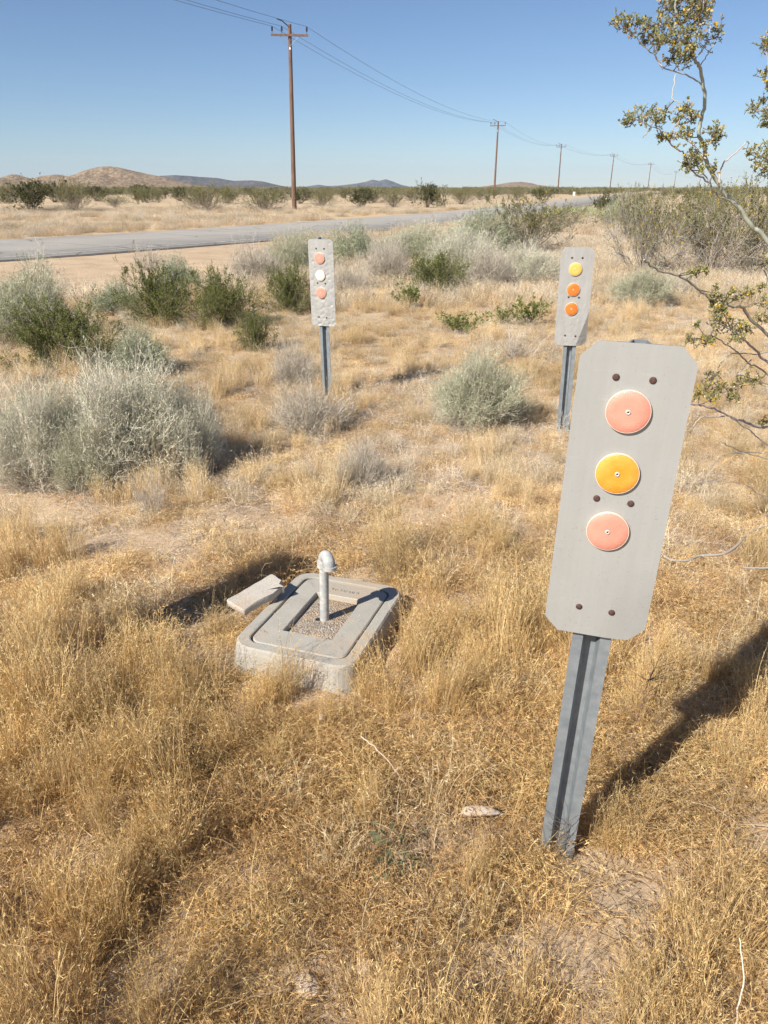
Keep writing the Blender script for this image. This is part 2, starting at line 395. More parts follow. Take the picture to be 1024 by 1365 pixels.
def ribbon(name, off0, off1, z0, z1, m, y0=-50, y1=2600, noise=0.0, skirt=False):
    yy = np.concatenate([np.linspace(y0, 140, 420), np.geomspace(140, y1, 90)[1:]]) if y1 > 140 else np.linspace(y0, y1, 420)
    x = road_x(yy); dx = np.gradient(x, yy); nrm = np.stack([np.ones_like(dx), -dx], 1) / np.sqrt(1 + dx * dx)[:, None]
    def e(o, z, s):
        w = noise * (fbm(yy * 1.7, yy * 0 + s, 31 + s, 3) - .5) * 2
        p = np.stack([x, yy], 1) + nrm * (o + w)[:, None]; return np.column_stack([p, np.full(len(yy), z)])
    rows = [e(off0, z0, 0), e(off1, z1, 1)]
    if skirt: rows = [e(off0 - .05, -.2, 0), e(off0, z0, 0), e(0, z0 + .02, 5) * 1.0, e(off1, z1, 1), e(off1 + .05, -.2, 1)]
    k = len(rows); V = np.stack(rows, 1).reshape(-1, 3); q = np.arange(len(yy) - 1)
    F = np.concatenate([np.stack([q * k + a, q * k + a + 1, (q + 1) * k + a + 1, (q + 1) * k + a], 1) for a in range(k - 1)])
    return link(name, mk_mesh(name, V, F[:, ::-1], None, True, [m]))
struct(ribbon('road', -HALF, HALF, .03, .03, M_ROAD, noise=.12, skirt=True))
struct(ribbon('road_shoulder', HALF + .02, HALF + .38, .012, .008, M_EDGE, noise=.14))
struct(ribbon('road_marking', HALF - .42, HALF - .30, .0385, .0385, M_PAINT, y0=10, y1=130))

# ------------------------------------------------------------------ hills
def hill(name, prof, Yc, depth, m, rough, seed):
    prof = np.array(prof, float); P = np.array([on_y(a, b_, Yc) for a, b_ in prof])
    nx, ny = 220, 70
    x = np.linspace(P[0, 0], P[-1, 0], nx); y = np.linspace(-1, 1, ny)
    top = np.interp(x, P[:, 0], P[:, 2]); k = np.exp(-np.linspace(-2, 2, 7) ** 2); k /= k.sum()
    top = np.convolve(np.pad(top, 3, mode='edge'), k, 'valid')
    GX, GY = np.meshgrid(x, y); T = np.broadcast_to(top, GX.shape)
    wx = GX + depth * .25 * (fbm(GX / depth * 2, GY * 2, seed) - .5)
    T2 = np.interp(wx, x, top); w = np.clip(1 - np.abs(GY), 0, 1) ** 1.1
    ridg = 1 - np.abs(2 * fbm(GX / depth * 5, GY * 3.2, seed + 3, 5) - 1)
    Z = (T * (1 - np.abs(GY)) + T2 * np.abs(GY)) * w * (1 - rough * (1 - ridg) * np.minimum(1, np.abs(GY) * 4)) - 2 * np.abs(GY) ** 4
    V = np.stack([GX, Yc + GY * depth, Z], 2).reshape(-1, 3)
    a = np.arange((ny - 1) * nx).reshape(ny - 1, nx)[:, :-1].ravel()
    return struct(link(name, mk_mesh(name, V, np.stack([a, a + 1, a + nx + 1, a + nx], 1), None, True, [m])))
M_H1 = hill_mat('tan_hill', (.25, .175, .115), (.40, .295, .205), .012, .09)
M_H2 = hill_mat('grey_mountain', (.10, .09, .085), (.19, .165, .145), .003, .02)
h1 = hill('hill', [(-220, 250), (-110, 240), (-40, 238), (0, 237), (18, 231), (42, 238), (58, 234), (75, 232), (94, 235), (112, 227), (132, 222), (146, 221), (160, 223), (185, 229), (215, 235), (240, 242), (275, 249), (300, 251)], 3300, 420, M_H1, .75, 1)
h2 = hill('hill', [(610, 251), (640, 249), (662, 246), (680, 243), (694, 242), (708, 244), (722, 248), (745, 251)], 5200, 500, M_H1, .3, 2)
hill('mountain', [(60, 250), (150, 240), (215, 234), (235, 233), (262, 235), (290, 237), (312, 241), (335, 240), (352, 242), (372, 247), (395, 251)], 8500, 1000, M_H2, .5, 4)
hill('mountain', [(390, 251), (405, 249), (425, 246), (438, 248), (455, 247), (478, 244), (488, 242), (497, 239), (505, 241), (514, 238.5), (522, 241), (534, 246), (556, 251)], 15000, 1300, M_H2, .5, 6)
# ------------------------------------------------------------------ delineator markers
def R3(yaw, lean, back):
    return Matrix.Rotation(yaw, 3, 'Z') @ Matrix.Rotation(lean, 3, 'Y') @ Matrix.Rotation(back, 3, 'X')
PW, PL = .203, .610
def plate_mesh(name, m, ch, rounded, deform):
    nx, nz = 36, 108
    u = np.linspace(-1, 1, nx); v = np.linspace(-1, 1, nz)
    v = np.sign(v) * (1 - (1 - np.abs(v)) ** 1.35)
    U, Vv = np.meshgrid(u, v); e = PL / 2 * (1 - np.abs(Vv)); t = np.clip(ch - e, 0, ch)
    cut = (ch - np.sqrt(np.clip(ch * ch - t * t, 0, None))) if rounded else t
    x = U * (PW / 2 - cut); z = Vv * PL / 2; y = deform(x, z)
    V0 = np.stack([x, y - .0012, z], 2).reshape(-1, 3); V1 = np.stack([x, y + .0012, z], 2).reshape(-1, 3)
    a = np.arange((nz - 1) * nx).reshape(nz - 1, nx)[:, :-1].ravel(); q = np.stack([a, a + 1, a + nx + 1, a + nx], 1); N = nx * nz
    ring = np.concatenate([np.arange(nx), np.arange(1, nz) * nx + nx - 1, (nz - 1) * nx + np.arange(nx - 2, -1, -1), np.arange(nz - 2, 0, -1) * nx])
    r2 = np.roll(ring, -1)
    return mk_mesh(name, np.vstack([V0, V1]), [np.vstack([q, q[:, ::-1] + N, np.stack([ring, ring + N, r2 + N, r2], 1)])], None, False, [m])
Rf = np.array([[1, 0, 0], [0, 0, 1], [0, -1, 0.]])      # lathe axis +Z -> -Y (towards the front)
Rf = np.array([[1, 0, 0], [0, 0, -1], [0, 1, 0.]])
def marker(label, plate_c, yaw, lean, back, pm, ch, rounded, discs, holes, deform, posth, broken=False):
    R = R3(yaw, lean, back); ax = R @ Vector((0, 0, 1)); base = Vector(plate_c) - ax * (plate_c[2] / ax.z); base.z = tz(base.x, base.y)
    root = thing('delineator_marker', label, 'marker post', base, 0, 'reflector marker posts around the concrete box')
    off = Vector(plate_c) - base
    def place(o): o.rotation_euler = R.to_euler(); o.location = off
    pl = link('sign_plate', plate_mesh('sign_plate', pm, ch, rounded, deform), root); place(pl)
    for sgn in range(len(holes)):
        hx, hz = holes[sgn]; mb = MB(); yd = float(deform(np.array(hx), np.array(hz)))
        mb.lathe([(.0066, 0), (.0066, .0012), (.0052, .0026), (.002, .003)], 14, (hx, yd - .0012, hz), Rf, False, True)
        mb.obj('bolt', M_BOLT, pl, True)
    for dx, dz, r, m in discs:
        yd = float(deform(np.array(dx), np.array(dz))) - .0012
        mb = MB(); mb.lathe([(r * .96, 0), (r, .001), (r, .006), (r * .99, .0072), (r * .968, .0072)], 44, (dx, yd, dz), Rf, False, False)
        rim = mb.obj('reflector', M_RIM, pl, False)
        mb = MB(); prof = [(r * .969, .0066), (r * .93, .0078), (r * .6, .0086), (r * .25, .0088), (r * .08, .0088)]
        mb.lathe(prof, 44, (dx, yd, dz), Rf, False, True); fo = mb.obj('lens', m, rim, True)
        if not (broken and m is M_WHIT):
            mb = MB(); mb.lathe([(.0048, .0085), (.0046, .0102), (.0030, .0106), (.0022, .0098), (.001, .0096)], 16, (dx, yd, dz), Rf, False, True)
            mb.obj('rivet', M_RIVET, rim, True)
            mb = MB(); mb.lathe([(.0017, .0099), (.0012, .0100)], 10, (dx, yd, dz), Rf, False, True); mb.obj('rivet_hole', M_DARK, rim, True)
    # U channel post, open to the front
    hw, c, d, t = .040, .0135, .030, .003
    prof = [(-hw, 0), (-c - .004, 0), (-c + .003, d), (c - .003, d), (c + .004, 0), (hw, 0), (hw, t), (c + .004 + t, t), (c - .003 + t, d + t), (-c + .003 - t, d + t), (-c - .004 - t, t), (-hw, t)]
    prof = np.array(prof); mb = MB(); loops = []; Rl = np.array(R); low = -(plate_c[2] / ax.z) - .3
    for sz in np.linspace(low, posth, 9):
        q = np.column_stack([prof[:, 0], prof[:, 1] + .011, np.full(len(prof), sz)]) @ Rl.T
        loops.append(q + np.array(off))
    n = len(prof); L = np.array(loops); k = len(L); ii = np.arange(n); jj = (ii + 1) % n
    Fp = np.concatenate([np.stack([a * n + ii, a * n + jj, (a + 1) * n + jj, (a + 1) * n + ii], 1) for a in range(k - 1)])
    mb.add(L.reshape(-1, 3), Fp)
    o = (k - 1) * n
    mb.add(L[-1], [[0, 1, 10, 11], [1, 2, 9, 10], [2, 3, 8, 9], [3, 4, 7, 8], [4, 5, 6, 7]])
    mb.obj('post', M_GALV, root)
    return root
H1 = [(-.033, .2415), (.031, .2415), (-.034, .003), (.030, .001), (-.0355, -.2405), (.030, -.2425)]
def flat1(x, z): return .010 * sstep(.02, .11, x) * sstep(-.12, -.31, z) + .0015 * np.sin(z * 9)
dr = np.random.default_rng(3); dents = np.column_stack([dr.uniform(-.1, .1, 320), dr.uniform(-.3, .3, 320) - .02, dr.uniform(.006, .014, 320), dr.uniform(.0007, .0024, 320)])
dents = dents[dr.uniform(size=320) < np.clip(.9 - 1.3 * (dents[:, 1] + .25), .2, 1)]
def dent2(x, z):
    y = .006 * np.asarray(x) ** 2 / .01
    for a, b_, r, h in dents: y = y + h * np.exp(-((x - a) ** 2 + (z - b_) ** 2) / (2 * (r * .6) ** 2))
    return y
def bend3(x, z):
    y = .0
    for a, b_, r, h in dents[::3]: y = y + .6 * h * np.exp(-((x - a) ** 2 + (z - b_) ** 2) / (2 * (r * .6) ** 2)) * (b_ < .05)
    s = np.clip(x - (.098 + (z + .1) * .30), 0, None) * (np.asarray(z) < -.06)
    return y + s * .6
def gnd(x, y): return (x, y, tz(x, y))
marker('tall marker post with straight grey plate carrying two pink reflectors and an amber one between', (.446, 1.340, .942), RAD(-15.8), RAD(1.7), RAD(.2), M_PL1, .030, False,
       [(-.0025, .1808, .0405, M_PINK), (-.0038, .0597, .0405, M_AMBR), (-.0042, -.061, .0405, M_PINK)], H1, flat1, .3035)
marker('dented marker post with rounded plate carrying two pink reflectors and a broken white one', (-.4544, 5.684, .857), RAD(-24), RAD(-.3), RAD(.9), M_PL2, .024, True,
       [(-.006, .178, .0405, M_PINK), (-.006, .057, .0385, M_WHIT), (-.006, -.064, .0405, M_PINK)], H1, dent2, .315, True)
marker('marker post with bent plate corner carrying one yellow and two orange reflectors', (1.215, 4.947, .854), RAD(-14.4), RAD(-.6), RAD(0), M_PL2, .024, False,
       [(-.006, .174, .0405, M_YELL), (-.008, .050, .0405, M_ORNG), (-.010, -.070, .0405, M_ORNG)], H1, bend3, .29)
marker('marker post standing left of the concrete box, its plate shading the grass', (-1.40, 1.90, .94), RAD(-40), RAD(1.0), RAD(0), M_PL1, .030, False,
       [(0, .18, .0405, M_PINK), (0, .06, .0405, M_AMBR), (0, -.06, .0405, M_PINK)], H1, flat1, .30)

# ------------------------------------------------------------------ concrete meter box, pipe, broken cover
def rrect(w, l, r, k=15, m=8):
    pts = []
    for cx_, cy_, a0 in ((w / 2 - r, l / 2 - r, 0), (-w / 2 + r, l / 2 - r, 90), (-w / 2 + r, -l / 2 + r, 180), (w / 2 - r, -l / 2 + r, 270)):
        for a in np.radians(np.linspace(a0, a0 + 90, k)): pts.append((cx_ + r * math.cos(a), cy_ + r * math.sin(a)))
    P = np.array(pts); out = []
    for q in range(len(P)):
        a, b_ = P[q], P[(q + 1) % len(P)]
        if q % k == k - 1:
            for s in np.linspace(0, 1, m, endpoint=False): out.append(a + (b_ - a) * s)
        else: out.append(a)
    return np.array(out)
def lp(w, l, r, z, jit=.0, seed=0):
    p = rrect(w, l, r); q = np.column_stack([p, np.full(len(p), z)])
    if jit: q += jit * (np.stack([fbm(q[:, 0] * 30 + s * 9 + seed, q[:, 1] * 30 + z * 40, 50 + s, 3) for s in range(3)], 1) - .5) * 2
    return q
BOX = thing('meter_box', 'half buried grey concrete meter box with open rectangular hatch in its lid', 'utility box', (-.222, 2.345, tz(-.205, 2.27) - .034), RAD(-18))
BOX.rotation_euler = (RAD(-2.0), RAD(1), RAD(-18))
W_, L_ = .44, .60
mb = MB()
mb.loft([lp(W_ + .05, L_ + .05, .09, -.12), lp(W_ + .03, L_ + .03, .085, .02, .004), lp(W_ + .008, L_ + .008, .08, .105, .003), lp(W_, L_, .075, .122, .002), lp(W_ - .012, L_ - .012, .07, .128, .0015),
         lp(W_ - .075, L_ - .075, .045, .128, .001), lp(W_ - .083, L_ - .083, .043, .126, .001), lp(W_ - .085, L_ - .085, .042, .095), lp(.1, .2, .01, .095)], False, True)
mb.obj('box_body', M_CONC, BOX)
mb = MB(); lw, ll = W_ - .098, L_ - .098
mb.loft([lp(lw, ll, .038, .096), lp(lw, ll, .038, .122, .0012), lp(lw - .008, ll - .008, .035, .1255, .001), lp(.186, .306, .006, .1255, .0012), lp(.180, .300, .004, .122, .001), lp(.176, .296, .003, .098)])
mb.obj('lid', M_CONC, BOX)
mb = MB(); mb.loft([lp(.177, .297, .003, .1045), lp(.17, .29, .003, .106, .001), lp(.10, .2, .003, .108, .002), lp(.05, .1, .003, .109, .002)], False, True)
mb.obj('gravel_fill', M_GRAV, BOX, True)
# worn raised lettering strokes at the far end of the lid, too worn to read
lr = np.random.default_rng(5)
for q in range(7):
    mb = MB(); x0 = -.045 + q * .017
    for s in range(2):
        a = lr.uniform(-.5, .5); mb.box((x0 + s * .005 + lr.uniform(-.002, .002), .195 + lr.uniform(-.002, .002), .1262), (.0022, .016, .0024), np.array(Matrix.Rotation(a, 3, 'Z')))
    mb.obj('worn_letter', M_CONC, BOX)
# twigs and straw lie in the front seam via the grass
def box_pt(x, y, z):
    return np.array(Matrix.LocRotScale(BOX.location, BOX.rotation_euler, None) @ Vector((x, y, z)))
pb = box_pt(.005, -.005, .1)
PIPE = thing('vent_pipe', 'chalky galvanised standpipe with hooked elbow rising from the concrete box', 'pipe', tuple(pb))
PIPE.rotation_euler = (RAD(-1), RAD(1.2), RAD(-62))
r = .0165; mb = MB(); mb.tube([(0, 0, z) for z in np.linspace(-.02, .235, 8)], r, 20); mb.obj('riser', M_PIPE, PIPE, True)
mb = MB(); a = np.linspace(0, math.pi, 13); R_ = .023
pts = [(0, 0, .23)] + [(R_ - R_ * math.cos(t), 0, .252 + R_ * 1.05 * math.sin(t)) for t in a] + [(2 * R_, 0, .240)]
pts = np.array(pts)
mb.tube(pts, [.0195] + [.0205] * 13 + [.0215], 20); mb.tube(pts[:2] + [[0, 0, -.004]] * 2, .0245, 20); mb.tube(pts[-2:], .026, 20)
mb.obj('elbow', M_PIPE, PIPE, True)
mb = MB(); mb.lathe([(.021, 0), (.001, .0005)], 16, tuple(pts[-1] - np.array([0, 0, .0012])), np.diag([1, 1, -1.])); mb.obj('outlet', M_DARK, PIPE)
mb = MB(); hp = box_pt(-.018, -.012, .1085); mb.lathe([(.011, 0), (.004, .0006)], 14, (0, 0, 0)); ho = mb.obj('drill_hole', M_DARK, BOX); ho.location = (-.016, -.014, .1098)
# broken hatch cover leaning on the left edge
mb = MB(); cw, cl, ct = .098, .215, .028
def slab(z, s, seed): 
    q = lp(cw * s, cl * s, .006, z, .004, seed); q[:, 0] += .006 * (fbm(q[:, 1] * 40, q[:, 1] * 0, 77, 3) - .5) * (q[:, 0] > 0) * 4
    notch = (q[:, 1] > cl * .43) & (q[:, 0] > .02); q[notch, 1] -= .022
    return q
mb.loft([slab(-ct / 2, .97, 1), slab(-ct / 2 + .003, 1, 2), slab(ct / 2 - .003, 1, 3), slab(ct / 2, .97, 4)], True, True)
cv = mb.obj('hatch_cover', M_CONC2, None, True)
c0 = box_pt(-.262, .00, .157); cv.location = tuple(c0); cv.rotation_euler = (RAD(6), RAD(4), RAD(-42))
tag(cv, 'broken pale concrete hatch cover leaning tilted on the edge of the meter box', 'concrete cover')

# ------------------------------------------------------------------ power line
PH = 11.2
POLES = [(-31.5, -16), (-6.35, 57.3), (17.85, 132.1), (43.2, 202.7), (71.9, 260.1), (114, 353), (187, 527), (262, 680), (350, 827)]
def make_pole():
    root = thing('utility_pole', '', 'utility pole')
    mb = MB(); zz = np.linspace(-1.2, PH, 14); mb.tube([(0, 0, z) for z in zz], np.linspace(.175, .115, 14), 12); mb.obj('shaft', M_WOOD, root, True)
    mb = MB(); mb.box((0, -.17, PH - .62), (2.44, .095, .12)); mb.obj('crossarm', M_WOOD, root)
    for sx in (-1, 1):
        mb = MB(); mb.tube([(sx * .65, -.17, PH - .66), (0, -.16, PH - 1.25)], .014, 6); mb.obj('brace', M_GALV, root)
    ins = []
    for x, z, b0 in ((-1.13, PH - .1, PH - .56), (-.5, PH - .1, PH - .56), (1.13, PH - .1, PH - .56)):
        mb = MB(); mb.tube([(x, -.17, b0 - .1), (x, -.17, b0 + .2)], .016, 6)
        mb.lathe([(.03, 0), (.075, .03), (.04, .06), (.08, .10), (.045, .14), (.075, .18), (.04, .24), (.045, .27), (.02, .29)], 12, (x, -.17, b0 + .15))
        mb.obj('insulator', M_INSUL, root, True); ins.append((x, -.17, b0 + .43))
    mb = MB(); mb.tube([(-.1, -.15, PH - .1), (-.45, -.16, PH + .16), (-.8, -.17, PH + .28)], .035, 8); mb.obj('pole_top_bracket', M_INSUL, root)
    mb = MB(); mb.box((0, -.118, PH - 1.35), (.10, .012, .14)); mb.obj('tag_plate', M_WHITE, root)
    return root, ins
proto, INS = make_pole()
plab = ['wooden power pole with crossarm standing left along the road', 'tall wooden power pole with crossarm standing alone between roadside creosote bushes', 'wooden power pole beside the road bend with a brown hill behind',
        'wooden power pole rising from the brush where the road meets the horizon', 'thin distant power pole above the dark rounded bush at the road end']
dist_lab = 'far off power pole fading above the brush on the horizon'
wp = [[], [], []]
P2 = np.array(POLES)
for k, (x, y) in enumerate(POLES):
    o = proto if k == 0 else copy_tree(proto)
    d = P2[min(k + 1, len(P2) - 1)] - P2[max(k - 1, 0)]; rz = math.atan2(d[1], d[0]) - math.pi / 2
    if k in (0,1): rz = -.02 if k else rz
    z = tz(x, y); o.location = (x, y, z); o.rotation_euler = (0, RAD([0, 1.1, .3, -.4, .9, .2, 0, .3, 0][k]), rz)
    o['label'] = plab[k] if k < 5 else dist_lab; o['group'] = 'power poles along the road'
    Mx = Matrix.LocRotScale(Vector((x, y, z)), o.rotation_euler, None)
    for w in range(3): wp[w].append(np.array(Mx @ Vector(INS[w])))
for w in range(3):
    pts = []
    for a, b_ in zip(wp[w][:-1], wp[w][1:]):
        t = np.linspace(0, 1, 25)[:, None]; L = np.linalg.norm(b_ - a); s = .016 * L
        p = a + (b_ - a) * t; p[:, 2] -= (4 * s * t * (1 - t))[:, 0]; pts.append(p if not pts else p[1:])
    pts = np.concatenate(pts); mb = MB(); mb.tube(pts, .011, 5)
    tag(mb.obj('power_wire', M_WIRE, None, True), ['outer power wire strung on the end insulators, road side far', 'middle power wire strung past the pole tops', 'outer power wire strung on the single end insulators, right side'][w], 'wire', 'wires of the power line')
wl = ['sagging wire on the left end insulators of the power poles', 'sagging wire on the inner insulators beside the pole tops', 'sagging wire on the right end insulators of the power poles']
for o in [o for o in COL.objects if o.name.startswith('power_wire')]: pass
for q, nme in enumerate(('power_wire', 'power_wire.001', 'power_wire.002')): COL.objects[nme]['label'] = wl[q]

# ------------------------------------------------------------------ shrubs
def unit(v): return v / (np.linalg.norm(v, axis=-1)[..., None] + 1e-9)
def shade_cols(base, n, var=.12, hue=.05):
    base = np.asarray(base, float); return np.clip(base * (1 + var * rng.normal(size=(n, 1)) + hue * rng.normal(size=(n, 3))), .004, .95)
def creosote(h=1.0, sp=1.0, nst=26, nsec=9, nter=6, nleaf=8, leaf=(.05, .062, .018), leaf2=(.10, .105, .03), ls=.018, flower=0.0, twig=(.17, .145, .12), dead=.0, lean=0.0, az=None, r0=.011):
    az_ = rng.uniform(0, 2 * math.pi, nst) if az is None else rng.uniform(*az, nst)
    til = np.abs(rng.normal(.0, .45, nst)) + .12; til = np.minimum(til * sp, 1.3)
    ln = h * rng.uniform(.72, 1.12, nst) / np.maximum(np.cos(til) ** .6, .6); K = 8; t = np.linspace(0, 1, K)
    D = np.stack([np.sin(til) * np.cos(az_) + lean, np.sin(til) * np.sin(az_), np.cos(til)], 1); D = unit(D)
    B = np.stack([np.cos(az_), np.sin(az_), 0 * az_], 1) * (rng.uniform(0, .10, nst) * h)[:, None]
    P = B[:, None] + D[:, None] * (ln[:, None] * t)[..., None]
    wob = np.cumsum(rng.normal(0, .035, (nst, K, 3)), 1) * ln[:, None, None]; wob -= wob[:, :1]
    P = P + wob; P[:, :, 2] = np.maximum(P[:, :, 2], .01 * t); P[:, :, 2] = np.where(P[:, :, 2] > h, h + .25 * (P[:, :, 2] - h), P[:, :, 2])
    st, lf = MB(), MB()
    st.prisms(P, (r0 * h * rng.uniform(.6, 1.2, nst))[:, None] * (1 - .75 * t)[None], shade_cols(twig, nst), 5)
    def child(P, n, tmin, lfac, ang, K2, radius, upb):
        N, K = P.shape[:2]; u = rng.uniform(tmin, .98, (N, n)) * (K - 1); k = np.minimum(u.astype(int), K - 2); f = (u - k)[..., None]
        I = np.arange(N)[:, None]; s = P[I, k] * (1 - f) + P[I, k + 1] * f; T = unit(P[I, k + 1] - P[I, k])
        d = unit(T + ang * rng.normal(size=T.shape) + np.array([0, 0, upb]))
        L = np.linalg.norm(P[:, -1] - P[:, 0], axis=1)[:, None] * lfac * rng.uniform(.5, 1.2, (N, n)) * (1.25 - .6 * u / (K - 1))
        s = s.reshape(-1, 3); d = d.reshape(-1, 3); L = L.ravel(); t = np.linspace(0, 1, K2)
        Q = s[:, None] + d[:, None] * (L[:, None] * t)[..., None]
        w = np.cumsum(rng.normal(0, .06, Q.shape), 1) * L[:, None, None]; Q = Q + w - w[:, :1]
        return Q, L
    S2, L2 = child(P, nsec, .12 if sp > 1.6 else .25, .38, .55, 5, 0, .15); t5 = np.linspace(0, 1, 5)
    st.prisms(S2, .0045 * h * (1 - .6 * t5)[None] * np.ones((len(S2), 1)), shade_cols(twig, len(S2)), 3)
    S3, L3 = child(S2, nter, .2, .45, .6, 4, 0, .2)
    c3 = shade_cols(np.array(twig) * .9, len(S3))
    st.strips(S3, .0035 * h * np.linspace(1, .4, 4)[None], c3)
    # leaves on live twigs
    live = rng.uniform(size=len(S3)) > dead
    if dead: live &= (S3[:, 0, 2] > h * rng.uniform(.25, .75, len(S3)))
    T3 = S3[live]; u = rng.uniform(.15, 1.0, (len(T3), nleaf)) * 3; k = np.minimum(u.astype(int), 2); f = (u - k)[..., None]
    I = np.arange(len(T3))[:, None]; p = (T3[I, k] * (1 - f) + T3[I, k + 1] * f).reshape(-1, 3)
    dv = unit(np.repeat(unit(T3[:, -1] - T3[:, 0]), nleaf, 0) + .8 * rng.normal(size=p.shape) + [0, 0, .25])
    mixv = np.clip(rng.normal(.5, .3, (len(T3), 1)), 0, 1); mixv = np.repeat(mixv, nleaf, 0)
    c = np.asarray(leaf) * (1 - mixv) + np.asarray(leaf2) * mixv; c = c * (1 + .15 * rng.normal(size=(len(p), 1)))
    lf.leaves(p, dv, ls * rng.uniform(.6, 1.3, len(p)), ls * .62 * rng.uniform(.7, 1.2, len(p)), np.clip(c, .01, .8))
    if flower:
        nf = int(len(T3) * flower); id_ = rng.integers(0, len(T3), nf); fp = T3[id_, -1] + rng.normal(0, .02, (nf, 3)) * h
        fp = np.repeat(fp, 4, 0); fc = np.where(rng.uniform(size=(len(fp), 1)) < .75, np.array([[.62, .42, .03]]), np.array([[.55, .50, .36]]))
        lf.leaves(fp, unit(rng.normal(size=fp.shape) + [0, 0, .5]), ls * 1.0, ls * .8, fc)
    return st, lf
def sage(h=.7, w=1.0, n=1500, col=(.27, .30, .20), col2=(.36, .37, .27), twig=(.36, .31, .25), nleaf=9, dead=.25, lw=.0035, ll=.028, upr=.35, m=8, tw=1.0):
    st, lf = MB(), MB(); sd = int(rng.integers(1000))
    az = rng.uniform(0, 2 * math.pi, n); cz = rng.uniform(.02, 1, n) ** .8; sz = np.sqrt(1 - cz * cz)
    lump = .44 + .90 * vnoise(np.cos(az) * sz * 2.3 + 7, np.sin(az) * sz * 2.3 + cz, sd) + .16 * vnoise(np.cos(az) * 6 + 9, np.sin(az) * 6 + cz * 5, sd + 1) + .05 * rng.normal(size=n)
    lump *= rng.uniform(.72, 1.0, n)
    tip = np.stack([w / 2 * sz * np.cos(az), w / 2 * sz * np.sin(az), h * cz], 1) * lump[:, None]
    b0 = tip * np.array([.28, .28, 0]) * rng.uniform(.1, 1, (n, 1)); K = 6; t = np.linspace(0, 1, K)[None, :, None]
    mid = b0 * .5 + tip * .5; mid[:, :2] *= 1.12; mid[:, 2] *= .85
    P = (1 - t) ** 2 * b0[:, None] + 2 * t * (1 - t) * mid[:, None] + t * t * tip[:, None]
    wb = np.cumsum(rng.normal(0, .022 * h, (n, K, 3)), 1); P = P + wb - wb[:, :1]; P[:, :, 2] = np.maximum(P[:, :, 2], .004)
    st.strips(P, tw * .0040 * h ** .5 * np.linspace(1.3, .45, K)[None] * rng.uniform(.6, 1.3, (n, 1)), shade_cols(twig, n, .18, .03))
    u = rng.uniform(.35, 1.0, (n, m)) * (K - 1); k = np.minimum(u.astype(int), K - 2); f = (u - k)[..., None]; I = np.arange(n)[:, None]
    s = (P[I, k] * (1 - f) + P[I, k + 1] * f).reshape(-1, 3); T = unit(P[I, k + 1] - P[I, k]).reshape(-1, 3)
    d = unit(T + .75 * rng.normal(size=T.shape) + np.array([0, 0, upr])); L = h * rng.uniform(.07, .19, len(s))
    K2 = 4; t2 = np.linspace(0, 1, K2); Q = s[:, None] + d[:, None] * (L[:, None] * t2)[..., None]
    wb = np.cumsum(rng.normal(0, .07, Q.shape), 1) * L[:, None, None]; Q = Q + wb - wb[:, :1]; Q[:, :, 2] = np.maximum(Q[:, :, 2], .004)
    gpat = vnoise(np.arctan2(s[:, 1], s[:, 0]) * 1.5, s[:, 2] / h * 2.5, sd + 2)
    deadm = (rng.uniform(size=len(s)) < dead + .6 * (gpat - .5)) | (s[:, 2] < h * rng.uniform(.05, .35, len(s)))
    lv = ~deadm; qc = shade_cols(twig, len(s), .18, .03); qc[lv] = shade_cols(np.array(col2), lv.sum(), .12, .03)
    st.strips(Q, tw * .0026 * h ** .5 * np.linspace(1.1, .5, K2)[None], qc)
    Ql = Q[lv]; nl = nleaf
    u = rng.uniform(.1, 1, (len(Ql), nl)) * (K2 - 1); k = np.minimum(u.astype(int), K2 - 2); f = (u - k)[..., None]; I = np.arange(len(Ql))[:, None]
    p = (Ql[I, k] * (1 - f) + Ql[I, k + 1] * f).reshape(-1, 3); T = np.repeat(unit(Ql[:, -1] - Ql[:, 0]), nl, 0)
    mx = np.repeat(np.clip(rng.normal(.5, .3, (len(Ql), 1)), 0, 1), nl, 0)
    if len(p): lf.leaves(p, unit(T * .8 + .65 * rng.normal(size=p.shape) + [0, 0, .25]), ll * h ** .5 * rng.uniform(.5, 1.3, len(p)), lw * h ** .3 * rng.uniform(.8, 1.5, len(p)),
              np.clip((np.asarray(col) * (1 - mx) + np.asarray(col2) * mx) * (1 + .12 * rng.normal(size=(len(p), 1))), .01, .9))
    return st, lf
def dims(*mbs):
    V = np.concatenate([np.concatenate(m.V) for m in mbs if m.V]); r = np.percentile(np.hypot(V[:, 0], V[:, 1]), 97)
    return 2 * r, np.percentile(V[:, 2], 99.3)
KIND = {}
def reg(key, maker, nv=1):
    KIND[key] = []
    for q in range(nv):
        st, lf = maker(); d = dims(st, lf)
        KIND[key].append((st.mesh(key + '_stems', M_TWIG), lf.mesh(key + '_foliage', M_LEAF) if lf.V else None, d))
reg('sage', lambda: sage(.75, 1.1, 2100, col=(.37, .385, .25), col2=(.55, .54, .38), twig=(.54, .475, .365), dead=.15, nleaf=6, tw=.85), 2)
reg('sagepale', lambda: sage(.75, 1.1, 2900, col=(.50, .49, .35), col2=(.68, .65, .50), twig=(.66, .59, .48), dead=.30, nleaf=5, tw=.8), 2)
reg('sageblue', lambda: sage(.75, 1.0, 1300, col=(.32, .355, .215), col2=(.48, .50, .335), dead=.10, nleaf=5, lw=.006, ll=.04, upr=.7, m=6), 2)
reg('dry', lambda: sage(.6, 1.0, 1100, col=(.44, .39, .30), col2=(.52, .465, .375), twig=(.53, .465, .37), dead=.97, nleaf=2), 2)
reg('wisp', lambda: sage(.6, 1.0, 170, col=(.40, .355, .28), col2=(.48, .43, .35), twig=(.47, .42, .35), dead=1, nleaf=1, tw=1.3), 2)
